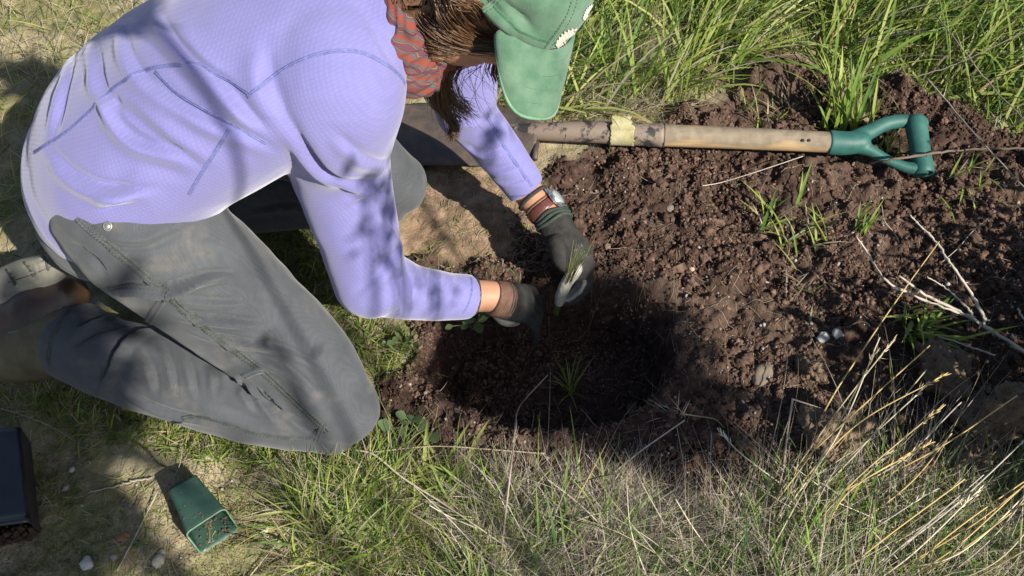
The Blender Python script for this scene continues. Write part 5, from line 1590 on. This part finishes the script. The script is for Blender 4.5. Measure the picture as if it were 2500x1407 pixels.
def herb(label, px, py, seed, scale=1.0, z=None):
    """little weed with round toothed leaves"""
    r = np.random.default_rng(seed); g = on_ground(px, py) if z is None else at(px, py, z)
    o = thing('weed', g, label, 'weed')
    mb = MB()
    tips = []
    for k in range(5):
        d = np.array([r.normal(0, 0.6), r.normal(0, 0.6), 1.0]); d = unit(d) * 0.045 * scale * r.uniform(0.6, 1.1)
        mb.tube([g, g + d * 0.5 + [0, 0, 0.004], g + d], 0.0007, 5, 8); tips += [(g + d, d), (g + d * 0.6, unit(np.cross(d, r.normal(size=3))) * 0.02)]
    V, F = np.vstack(mb.V), mb.F
    link('stem', me_np('stem', V, F, colors={'tint': np.tile([0.16, 0.15, 0.07], (len(V), 1))}), M_straw, o)
    for p, d in tips:
        u_ = unit(d + r.normal(0, 0.3, 3) * np.linalg.norm(d)); u_[2] *= 0.4; u_ = unit(u_); s_ = unit(np.cross(u_, [0, 0, 1])); nn = np.cross(s_, u_)
        L = 0.016 * scale * r.uniform(0.7, 1.3); pts = []
        m_ = 9
        for i in range(m_):
            t = i / (m_ - 1); w_ = 0.46 * L * math.sin(math.pi * (0.06 + 0.9 * t)) ** 0.8 * (0.85 + 0.15 * (i % 2))
            c = p + u_ * L * t - nn * 0.1 * L * t * t
            pts += [c - s_ * w_ + nn * w_ * 0.2, c, c + s_ * w_ + nn * w_ * 0.2]
        F = np.array([[3 * i + k, 3 * i + k + 1, 3 * i + k + 4, 3 * i + k + 3] for i in range(m_ - 1) for k in (0, 1)])
        link('leaf', me_np('leaf', np.array(pts), F, colors={'tint': np.tile(np.array([0.10, 0.15, 0.06]) * r.uniform(0.8, 1.3), (len(pts), 1))}), M_blade, o)


herb('small grey green weed below the cuff of the near sleeve', 1150, 800, 121, 1.0)
herb('leafy weed at the lower left edge of the dug soil', 1010, 1050, 122, 1.2)
herb('small round leaved weed beside the near knee', 985, 845, 123, 0.8)

# ------------------------------------------------------------------ twigs and dry stems


def stem(name, label, cat, pts, r0, r1, col, seed, knots=0.0, head=None, group=None, lift=True, parent=None):
    """pts: (px, py, height above the ground)"""
    r = np.random.default_rng(seed)
    P = []
    for x, y, h in pts:
        p = at(x, y, h)
        if lift:
            p = on_ground(x, y, h)
        P.append(p)
    n = max(14, len(pts) * 7)
    C = catmull(P, n) if knots >= 0 else np.array(P)
    C = C + r.normal(0, 0.0006, C.shape) * (knots > 0)
    mb = MB()
    rad = np.linspace(r0, r1, len(C)) * (1 + knots * r.standard_normal(len(C)))
    mb.tube(C, np.maximum(rad, 0.0003), 6, c=col)
    if knots > 0.15:
        for i in range(2, len(C) - 1, 3):
            d = unit(r.normal(size=3)); mb.tube([C[i], C[i] + d * rad[i] * 2.6], [rad[i] * 0.6, rad[i] * 0.25], 5, c=col)
    o = link(name, mb.mesh(name), M_straw, parent)
    if parent is None: tag(o, label, cat, group)
    if head:
        # dry seed head: overlapping husks along the last stretch
        hb2 = MB(); T = unit(C[-1] - C[-4]); L = head
        for i in range(11):
            t = i / 10; b = C[-1] - T * L * (1 - t); d = unit(T + r.normal(0, 0.33, 3)); l_ = 0.011 * r.uniform(0.7, 1.3)
            hb2.tube([b, b + d * l_ * 0.5, b + d * l_], [0.0004, 0.0011, 0.0002], 5, c=np.asarray(col) * r.uniform(0.9, 1.25))
        link('seed_head', hb2.mesh('seed_head'), M_straw, o)
    return o


WHT = np.array([0.52, 0.46, 0.38]); GLD = np.array([0.42, 0.31, 0.13]); GRY = np.array([0.30, 0.265, 0.225]); DRK = np.array([0.085, 0.070, 0.055]); PNK = np.array([0.45, 0.36, 0.30])
br = stem('dead_branch', 'bare pale branch with knotty side twigs reaching in from the right edge', 'branch', [(2560, 900, 0.02), (2480, 845, 0.035), (2400, 795, 0.045), (2330, 755, 0.05), (2262, 722, 0.05), (2195, 674, 0.055)], 0.0042, 0.0016, WHT, 201, 0.16)
stem('side_twig', None, None, [(2398, 792, 0.045), (2340, 765, 0.05), (2230, 722, 0.055), (2160, 682, 0.06), (2120, 620, 0.065), (2090, 578, 0.07)], 0.0022, 0.0014, WHT, 202, 0.18, parent=br)
stem('side_twig', None, None, [(2403, 800, 0.045), (2400, 770, 0.06), (2360, 700, 0.075), (2318, 640, 0.085), (2290, 597, 0.09), (2255, 560, 0.095), (2222, 526, 0.10)], 0.0026, 0.0015, WHT, 203, 0.20, parent=br)
stem('side_twig', None, None, [(2380, 785, 0.045), (2360, 750, 0.055), (2310, 705, 0.06), (2262, 676, 0.06)], 0.0020, 0.0012, WHT, 204, 0.18, parent=br)
stem('side_twig', None, None, [(2430, 870, 0.02), (2350, 840, 0.03), (2290, 822, 0.03), (2240, 805, 0.03)], 0.0018, 0.001, WHT, 205, 0.15, parent=br)
stem('dry_stem', 'straight straw stem slanting across the bare branch to its upper end', 'stem', [(1920, 1230, 0.0), (2010, 1010, 0.06), (2110, 850, 0.085), (2200, 718, 0.10), (2293, 590, 0.11)], 0.0015, 0.0009, GLD * 1.2, 206)
stem('twig', 'brown knotty twig lying over the end of the green spade grip', 'twig', [(2120, 400, 0.05), (2190, 389, 0.085), (2300, 372, 0.09), (2400, 364, 0.08), (2560, 362, 0.08)], 0.0019, 0.0026, np.array([0.15, 0.115, 0.085]), 207, 0.2)
stem('dry_stem', 'long grey stem crossing the grass from the upper right towards the right edge', 'stem', [(2262, 190, 0.10), (2330, 270, 0.11), (2400, 350, 0.11), (2540, 500, 0.10)], 0.0014, 0.0012, GRY * 0.9, 208, 0.05)
stem('dry_stem', 'second grey stem in the grass at the top right corner', 'stem', [(2280, 30, 0.12), (2350, 120, 0.13), (2430, 220, 0.12), (2560, 350, 0.12)], 0.0013, 0.0011, GRY * 0.8, 209, 0.05)
stem('dry_stem', 'dark stem slanting up through the green grass at the right', 'stem', [(2230, 190, 0.09), (2350, 150, 0.11), (2540, 60, 0.13)], 0.0013, 0.001, DRK * 1.8, 210, 0.05)
o = stem('dry_stem', 'tall bent stem standing in front of the hole with its tip over it', 'stem', [(1215, 1440, 0.0), (1235, 1250, 0.05), (1250, 1120, 0.085), (1262, 1010, 0.12), (1285, 972, 0.13), (1310, 945, 0.14), (1337, 916, 0.15)], 0.0017, 0.0009, PNK * 0.85, 211)
stem('side_twig', None, None, [(1252, 1080, 0.10), (1260, 1040, 0.115), (1259, 1008, 0.125)], 0.0016, 0.0008, PNK, 212, parent=o)
stem('dry_stem', 'straight pale stem below the right end of the hole', 'stem', [(1470, 1178, 0.01), (1560, 1105, 0.03), (1620, 1062, 0.045), (1672, 1026, 0.05)], 0.0013, 0.0010, WHT, 213)
stem('dry_stem', 'tapering tan blade standing up among the straw below the hole', 'stem', [(1385, 1275, 0.0), (1410, 1215, 0.035), (1440, 1160, 0.06), (1482, 1080, 0.09)], 0.0022, 0.0006, GLD, 214)
stem('dry_stem', 'long straw lying from the near knee down across the turf', 'stem', [(855, 1098, 0.03), (912, 1110, 0.04), (985, 1168, 0.04), (1090, 1235, 0.035), (1250, 1345, 0.02)], 0.0016, 0.0013, STRAWS[1], 215)
stem('dry_stem', 'pale straw resting against the tip of the near knee', 'stem', [(790, 1085, 0.035), (850, 1115, 0.03), (925, 1175, 0.02)], 0.0013, 0.0009, STRAWS[1], 216)
stem('dry_stem', 'thin horizontal straw at the front rim of the hole ending in a root', 'stem', [(900, 1105, 0.03), (1060, 1090, 0.025), (1200, 1098, 0.02), (1330, 1108, 0.012)], 0.0009, 0.0012, STRAWS[0], 217)
stem('dry_stem', 'sharply bent pink stem above the golden stems', 'stem', [(1912, 1150, 0.03), (1922, 1060, 0.06), (1935, 975, 0.085), (2005, 997, 0.07)], 0.0013, 0.001, PNK, 218, -1)
stem('dry_stem', 'stem with pale feathery seed head pointing up left over dark soil', 'stem', [(1925, 1195, 0.02), (1850, 1140, 0.045), (1800, 1100, 0.06), (1755, 1052, 0.07)], 0.0010, 0.0009, WHT, 219, head=0.03)
stem('twig', 'dark crooked twig leaning on the trouser leg above the turf', 'twig', [(772, 1248, 0.008), (745, 1205, 0.012), (715, 1150, 0.02), (690, 1120, 0.03), (676, 1086, 0.04)], 0.0022, 0.0016, DRK, 220, 0.12)
stem('twig', 'grey twig lying on the mossy earth left of the green pot', 'twig', [(215, 1203, 0.006), (280, 1188, 0.008), (330, 1175, 0.008), (372, 1168, 0.006)], 0.0011, 0.0013, GRY * 1.2, 221, 0.08)
stem('twig', 'dark forked twig between trouser leg and green pot', 'twig', [(330, 1080, 0.02), (365, 1105, 0.015), (385, 1130, 0.01), (430, 1155, 0.008)], 0.0016, 0.0012, DRK, 222, 0.1)
stem('dry_stem', 'thin straw slanting down from the trouser leg to the green pot', 'stem', [(445, 1090, 0.02), (440, 1130, 0.015), (425, 1165, 0.01), (410, 1195, 0.008)], 0.0008, 0.0006, GRY, 223)
stem('dry_stem', 'long grey straw over the grass above the black pot', 'stem', [(-40, 985, 0.03), (60, 1015, 0.03), (130, 1045, 0.02), (180, 1075, 0.015)], 0.0009, 0.0006, GRY, 224)
stem('dry_stem', 'long bleached straw at the left of the green pot running to the bottom edge', 'stem', [(385, 1200, 0.012), (350, 1270, 0.01), (320, 1330, 0.01), (285, 1395, 0.008)], 0.0011, 0.0008, STRAWS[1], 225)
stem('dry_stem', 'straight straw at the right of the green pot', 'stem', [(730, 1260, 0.012), (690, 1310, 0.01), (640, 1370, 0.01), (600, 1420, 0.008)], 0.0010, 0.0008, STRAWS[1], 226)
stem('dry_stem', 'curved white straw lying on the soil below the wooden shaft', 'stem', [(1715, 454, 0.012), (1760, 446, 0.02), (1840, 422, 0.025), (1960, 382, 0.03)], 0.0009, 0.0008, WHT, 227)
stem('dry_stem', 'thin grey root curling over the soil right of the pale tuft', 'stem', [(2152, 500, 0.02), (2160, 540, 0.015), (2180, 565, 0.01), (2195, 590, 0.006)], 0.0009, 0.0007, GRY * 1.3, 228)
stem('dry_stem', 'thin forked stem on the dark soil at the right edge', 'stem', [(2300, 640, 0.015), (2340, 605, 0.02), (2370, 570, 0.03), (2398, 545, 0.04)], 0.0008, 0.0006, GRY * 1.3, 229)
stem('dry_stem', 'short white stem at the right edge beside the bare branch', 'stem', [(2485, 752, 0.03), (2497, 775, 0.03), (2530, 810, 0.03)], 0.002, 0.0018, WHT, 230, 0.15)
stem('dry_stem', 'straw lying over the front turf towards the grey tangle', 'stem', [(960, 1225, 0.03), (1080, 1300, 0.035), (1190, 1370, 0.03), (1290, 1430, 0.02)], 0.0014, 0.0012, STRAWS[0], 231)
rt = tuft('dug_tuft', 'uprooted pale grass clump with fine roots at the right of the hole', 'grass tuft', 1655, 1018, 26, (0.02, 0.05), (0.0006, 0.0012), (60, 92), 2.6, 0.8, GREYS, 232, rad=0.008)
stem('dry_stem', 'flattened pale blade trailing from the uprooted clump', 'stem', [(1660, 1010, 0.012), (1700, 1016, 0.012), (1745, 1024, 0.008), (1768, 1045, 0.006)], 0.0014, 0.0008, np.array([0.28, 0.27, 0.15]), 233)
# golden stems leaning out of the lower right corner
r_ = np.random.default_rng(240)
gold = [((1840, 1420), (2110, 880), 0.22), ((1850, 1330), (2125, 860), 0.18), ((1870, 1250), (2150, 830), 0.16), ((1835, 1300), (2060, 1000), 0.14), ((1890, 1260), (2290, 880), 0.18), ((1905, 1290), (2270, 905), 0.18), ((1930, 1260), (2255, 930), 0.17),
        ((1900, 1180), (2250, 860), 0.15), ((1960, 1320), (2290, 985), 0.17), ((1940, 1240), (2360, 1010), 0.15), ((1960, 1280), (2240, 1080), 0.12), ((2000, 1240), (2520, 935), 0.18), ((1980, 1300), (2220, 1095), 0.12), ((2020, 1330), (2350, 1030), 0.15),
        ((2080, 1420), (2530, 1060), 0.2), ((2120, 1430), (2540, 1090), 0.2), ((2160, 1440), (2560, 1120), 0.2), ((2060, 1400), (2480, 1130), 0.17), ((2200, 1440), (2560, 1170), 0.19), ((2110, 1410), (2440, 1180), 0.15), ((2240, 1450), (2570, 1210), 0.18), ((2150, 1390), (2520, 1180), 0.16), ((2300, 1450), (2570, 1260), 0.17), ((2180, 1430), (2500, 1230), 0.16), ((2040, 1350), (2300, 1180), 0.12), ((2350, 1460), (2560, 1310), 0.15), ((2090, 1450), (2380, 1210), 0.15), ((2020, 1430), (2340, 1150), 0.17), ((1990, 1380), (2260, 1120), 0.14), ((2270, 1440), (2550, 1140), 0.2)]
for k, ((x0, y0), (x1, y1), h) in enumerate(gold):
    mx, my = (x0 + x1) / 2 + r_.normal(0, 22), (y0 + y1) / 2 + r_.normal(0, 22) + 10; x1 += r_.normal(0, 22); y1 += r_.normal(0, 22)
    c = (GLD if r_.random() < 0.45 else STRAWS[k % 5] * 1.1) * r_.uniform(0.85, 1.2)
    stem('golden_stem', 'thin golden dry grass stem leaning in a sheaf at the lower right corner', 'stem', [(x0, y0, 0.0), (mx, my, h * 0.55), (x1, y1, h)], 0.0013, 0.0009, c * 1.3, 300 + k, head=0.035 if k % 2 == 0 else None, group='golden grass stems at the lower right corner')
for k in range(26):
    x0, y0 = r_.uniform(1150, 2480), r_.uniform(1230, 1430); a = r_.uniform(0.1, 2.7); L = r_.uniform(90, 260)
    stem('dry_stem', 'thin bleached straw lying loose in the grass along the bottom of the photo', 'stem', [(x0, y0, 0.02), (x0 + math.cos(a) * L * 0.5 + r_.normal(0, 10), y0 - math.sin(a) * L * 0.5, 0.04 + 0.02 * r_.random()), (x0 + math.cos(a) * L, y0 - math.sin(a) * L, 0.05 + 0.03 * r_.random())], 0.0010, 0.0007, GREYS[k % 4] * 1.15, 400 + k, group='loose straws along the bottom')

# ------------------------------------------------------------------ stones and clods


ico_me = bmesh.new(); bmesh.ops.create_icosphere(ico_me, subdivisions=5, radius=1)
ICO4 = (np.array([v.co[:] for v in ico_me.verts]), np.array([[v.index for v in f.verts] for f in ico_me.faces])); ico_me.free()


def stone(name, label, cat, px, py, s, col, seed, flat=0.6, m=None, jag=0.25, base=None, sink=0.3, group=None):
    r = np.random.default_rng(seed); bv, bf = base or ICO2
    V = bv * s * np.array([r.uniform(0.85, 1.2), r.uniform(0.75, 1.0), flat])
    V = V * (1 + jag * 2 * noise3(bv * 1.0 + seed * 3.7, 0.8, seed) + jag * 0.9 * noise3(bv + seed, 0.35, seed))[:, None]
    if base is not None:
        V = V * (1 + 0.36 * noise3(bv + seed, 0.16, seed + 1) + 0.26 * np.abs(noise3(bv + seed, 0.075, seed + 2)) + 0.16 * noise3(bv + seed, 0.035, seed + 3))[:, None]
    a = r.uniform(0, 6.3); c_, s_ = math.cos(a), math.sin(a); V = V @ np.array([[c_, -s_, 0], [s_, c_, 0], [0, 0, 1]]).T
    g = on_ground(px, py); o = link(name, me_np(name, V + g + [0, 0, s * flat * (1 - sink) * 0.6], bf, colors={'tint': np.tile(col, (len(V), 1))}), m or M_stone)
    tag(o, label, cat, group); return o


M_stone = mat('field stone', (0.80, 0.80, 0.80), 0.85, 70, 0.18, hue2=(1, 1, 1), bump=0.5, bdist=0.001, bscale=300, spec=0.25, attr='tint')
M_clod = mat('soil clod', (0.14, 0.098, 0.066), 0.97, 50, 0.3, hue2=(0.25, 0.185, 0.13), bump=1.0, bdist=0.004, bscale=260, spec=0.06, attr='tint')
CLDn = [0.35, 0.33, 0.30]
for px, py, s, c, lab in [(1690, 656, 0.0055, (0.36, 0.29, 0.21), 'small cream pebble on the soil right of the watch hand'), (1636, 510, 0.0095, (0.17, 0.145, 0.13), 'pinkish grey pebble in the soil below the spade shaft'), (2012, 826, 0.0105, (0.44, 0.43, 0.38), 'left one of the white pebbles beside the flattened leaves'),
                          (2045, 818, 0.0100, (0.42, 0.41, 0.36), 'right one of the white pebbles beside the flattened leaves'), (1862, 916, 0.021, (0.17, 0.135, 0.10), 'large grey brown stone half sunk below the flattened leaves'), (1484, 605, 0.007, (0.22, 0.16, 0.12), 'round brown pebble right of the glove with the watch'),
                          (1735, 812, 0.0050, (0.48, 0.42, 0.30), 'small yellowish pebble on the soil left of the pale stubs'), (1865, 912 - 60, 0.005, (0.40, 0.35, 0.3), 'small pale pebble above the large grey brown stone'), (212, 1378, 0.0105, (0.46, 0.44, 0.40), 'flat white stone on the earth near the bottom left'),
                          (810, 1316, 0.0085, (0.36, 0.27, 0.22), 'pinkish pebble in the turf right of the green pot'), (648, 1296, 0.0065, (0.46, 0.43, 0.35), 'round pale pebble just right of the green pot'), (388, 1372, 0.0110, (0.46, 0.42, 0.32), 'pale stone below the mouth of the green pot'), (394, 1352, 0.007, (0.40, 0.36, 0.28), 'small stone touching the pale stone below the pot'),
                          (163, 1192, 0.006, (0.42, 0.36, 0.27), 'tan pebble between the black pot and the grey twig'), (176, 1148, 0.005, (0.52, 0.50, 0.47), 'small white pebble below the trouser hem'), (278, 1362, 0.005, (0.36, 0.3, 0.24), 'small brown pebble left of the pale stone'), (1642, 1097, 0.0055, (0.40, 0.37, 0.33), 'white pebble in shade right below the hole')]:
    stone('pebble' if s < 0.02 else 'stone', lab, 'stone', px, py, s, c, int(px * 7 + py))
for px, py, s, lab in [(2035, 1075, 0.042, 'tall sunlit earth clod left of the golden stems'), (2300, 915, 0.038, 'sunlit pointed earth clod below the bare branch'), (2390, 1035, 0.046, 'large rooty earth clod near the right edge'), (2465, 1010, 0.040, 'rooty earth clod at the right edge beside the large one'), (2235, 1135, 0.022, 'small earth clod low among the golden stems'), (1982, 910, 0.022, 'round brown clod below the white pebbles'),
                       (2370, 1125, 0.034, 'dark earth clod under the large rooty one'), (1545, 1005, 0.012, 'soft brown lump on the right rim of the hole'), (1735, 195, 0.020, 'dark clod at the edge of the long grass above the spade'), (1800, 235, 0.016, 'round soil lump on the bare wedge above the spade')]:
    stone('soil_clod', lab, 'clod', px, py, s, (0.8, 0.8, 0.8), int(px * 3 + py), flat=0.85, m=M_clod, jag=0.5, base=ICO4)
mb = MB()
p = on_ground(300, 1312, 0.004)
for s_, c in ((0.010, 0),):
    V = np.array([p + np.array([math.cos(t) * 0.011 * (1 + 0.1 * math.sin(3 * t)), math.sin(t) * 0.007, 0.002 * math.sin(2 * t)]) for t in np.linspace(0, 2 * np.pi, 18, endpoint=False)] + [p + [0, 0, 0.0015]])
    F = [[i, (i + 1) % 18, 18] for i in range(18)]
tag(link('fallen_leaf', me_np('fallen_leaf', V, np.array(F), colors={'tint': np.tile([0.36, 0.17, 0.08], (19, 1))}), M_straw), 'small curled orange brown leaf on the earth left of the pot', 'leaf')
#@@OUT
# ------------------------------------------------------------------ added out of view to throw shade on the scene: leafy tree, two shrubs
SH = np.array([SUN_DIR.x, SUN_DIR.y]) / SUN_DIR.z      # metres towards the sun per metre of height


def toward_sun(px, py, z0, z):
    p = at(px, py, z0); return np.array([p[0] + SH[0] * (z - z0), p[1] + SH[1] * (z - z0), z])


def shade_shrub(label, x, y, rad, hgt, n, lw, seed, stems=9):
    r = np.random.default_rng(seed); g = np.array([x, y, float(gz(x, y))]); o = thing('shade_shrub', g, label, 'shade_shrub')
    mb = MB(); tips = []
    for k in range(stems):
        d = np.array([r.normal(0, 0.5) * rad, r.normal(0, 0.5) * rad, hgt * r.uniform(0.6, 1.0)]); m_ = g + d * 0.5 + r.normal(0, 0.03, 3); e = g + d * 1.0
        mb.tube([g + r.normal(0, 0.02, 3) * [1, 1, 0], m_, e], [0.006, 0.004, 0.0015], 6, 12, c=[0.16, 0.12, 0.09]); tips += [m_, (m_ + e) / 2, e]
        for q in range(5):
            t = r.uniform(0.3, 0.95); b = g + (m_ - g) * min(1, 2 * t) + (e - m_) * max(0, 2 * t - 1); d2 = r.normal(0, 1, 3) * [1, 1, 0.6]; e2 = b + unit(d2) * r.uniform(0.08, 0.25) * rad * 2; mb.tube([b, (b + e2) / 2 + [0, 0, 0.02], e2], [0.0025, 0.0018, 0.001], 5, 8, c=[0.18, 0.14, 0.10]); tips.append(e2)
    link('branches', mb.mesh('branches'), M_straw, o)
    tips = np.array(tips); P = tips[r.integers(0, len(tips), n)] + r.normal(0, 0.04, (n, 3)); P[:, 2] = np.maximum(P[:, 2], 0.03)
    V, F, C = blades(P, r.uniform(0, 6.3, n), r.uniform(0.7, 1.4, n) * lw * 2.4, r.uniform(0.3, 2.0, n), r.uniform(-0.3, 0.8, n), np.full(n, lw) * r.uniform(0.7, 1.2, n), GREENS[r.integers(0, 4, n)] * r.uniform(0.6, 0.9, (n, 1)), 3, r=r)
    link('foliage', me_np('foliage', V, F, colors={'tint': C}), M_blade, o)['kind'] = 'stuff'
    return o


s1 = toward_sun(2080, 1010, 0, 0.26)  # unseen bushes added to shade the soil at the right
shade_shrub('low leafy bush added unseen beyond the right edge to shade the earth clods', s1[0] + 0.20, s1[1], 0.20, 0.48, 950, 0.018, 501, 12)
s2 = toward_sun(2420, 700, 0, 0.24)
shade_shrub('low leafy bush added unseen outside the right edge to shade the dark soil', s2[0] + 0.06, s2[1], 0.20, 0.40, 700, 0.016, 503, 10)


def shade_tree(label, base, hgt, seed, clumps):
    """added unseen tree, leaf clumps set at limb ends to cast shade: clumps = (centre, (half axes), leaves)"""
    r = np.random.default_rng(seed); g = np.array([base[0], base[1], -0.03]); o = thing('added_shade_tree', g, label, 'tree')
    mb = MB(); path = catmull([g, g + [0.03, 0.02, hgt * 0.35], g + [-0.04, 0.05, hgt * 0.7], g + [-0.08, 0.06, hgt]], 40)
    mb.tube(path, np.linspace(0.045, 0.010, 40), 12, c=[0.14, 0.11, 0.085]); link('trunk', mb.mesh('trunk'), M_straw, o)
    mb = MB(); VV_, FF_, CC_, nv = [], [], [], 0
    for c, ax, n, lw in clumps:
        c = np.array(c); ax = np.array(ax); s_ = path[r.integers(18, 30)]; m_ = (s_ + c) / 2 + np.array([0, 0, 0.12]); br_ = catmull([s_, m_, c], 24)
        mb.tube(br_, np.linspace(0.008, 0.002, 24), 6, c=[0.15, 0.12, 0.09])
        q = r.normal(0, 1, (n, 3)); q = q / np.linalg.norm(q, axis=1)[:, None] * r.random((n, 1)) ** 0.4
        P = c + q * ax
        for k in range(max(5, n // 10)): mb.tube([br_[r.integers(16, 24)], c + q[k % n] * ax * 0.5 + r.normal(0, 0.01, 3), P[k % n]], [0.0025, 0.0016, 0.0008], 4, 7, c=[0.17, 0.13, 0.10])
        V, F, C = blades(P, r.uniform(0, 6.3, n), r.uniform(1.6, 2.6, n) * lw, r.uniform(0.6, 2.4, n), r.uniform(-0.2, 0.7, n), np.full(n, lw) * r.uniform(0.8, 1.2, n), GREENS[r.integers(0, 4, n)] * r.uniform(0.6, 0.9, (n, 1)), 4, r=r)
        VV_.append(V); FF_.append(F + nv); CC_.append(C); nv += len(V)
    link('branches', mb.mesh('branches'), M_straw, o)
    link('foliage', me_np('foliage', np.vstack(VV_), np.vstack(FF_), colors={'tint': np.vstack(CC_)}), M_blade, o)['kind'] = 'stuff'


def over(px, py, z0, z, ax, n, lw):
    return (toward_sun(px, py, z0, z), ax, n, lw)


shade_tree('young leafy tree added outside the picture so its boughs shade the hole, the boot and the sleeves', (2.05, -1.75), 3.0, 502, [
    over(1445, 800, 0, 2.05, (0.12, 0.10, 0.05), 400, 0.030), over(1270, 870, -0.05, 2.10, (0.15, 0.10, 0.06), 380, 0.030), over(1420, 930, -0.1, 2.15, (0.15, 0.10, 0.05), 260, 0.030),
    over(-20, 1050, 0, 2.10, (0.20, 0.20, 0.08), 620, 0.032), over(60, 850, 0.1, 2.2, (0.13, 0.13, 0.06), 300, 0.030), over(40, 1300, 0, 2.0, (0.15, 0.14, 0.06), 420, 0.032), over(-120, 1200, 0, 2.0, (0.2, 0.2, 0.06), 350, 0.032),
    over(850, 440, 0.40, 1.50, (0.04, 0.05, 0.03), 16, 0.014), over(900, 520, 0.33, 1.50, (0.05, 0.07, 0.03), 34, 0.013), over(960, 610, 0.27, 1.50, (0.05, 0.06, 0.03), 26, 0.012), over(1060, 700, 0.17, 1.5, (0.06, 0.05, 0.03), 26, 0.010),
    over(270, -5, 0.60, 1.7, (0.07, 0.06, 0.03), 60, 0.026), over(620, 850, 0.17, 1.6, (0.07, 0.06, 0.03), 8, 0.016), over(1200, 340, 0.25, 1.5, (0.07, 0.06, 0.03), 12, 0.016)])
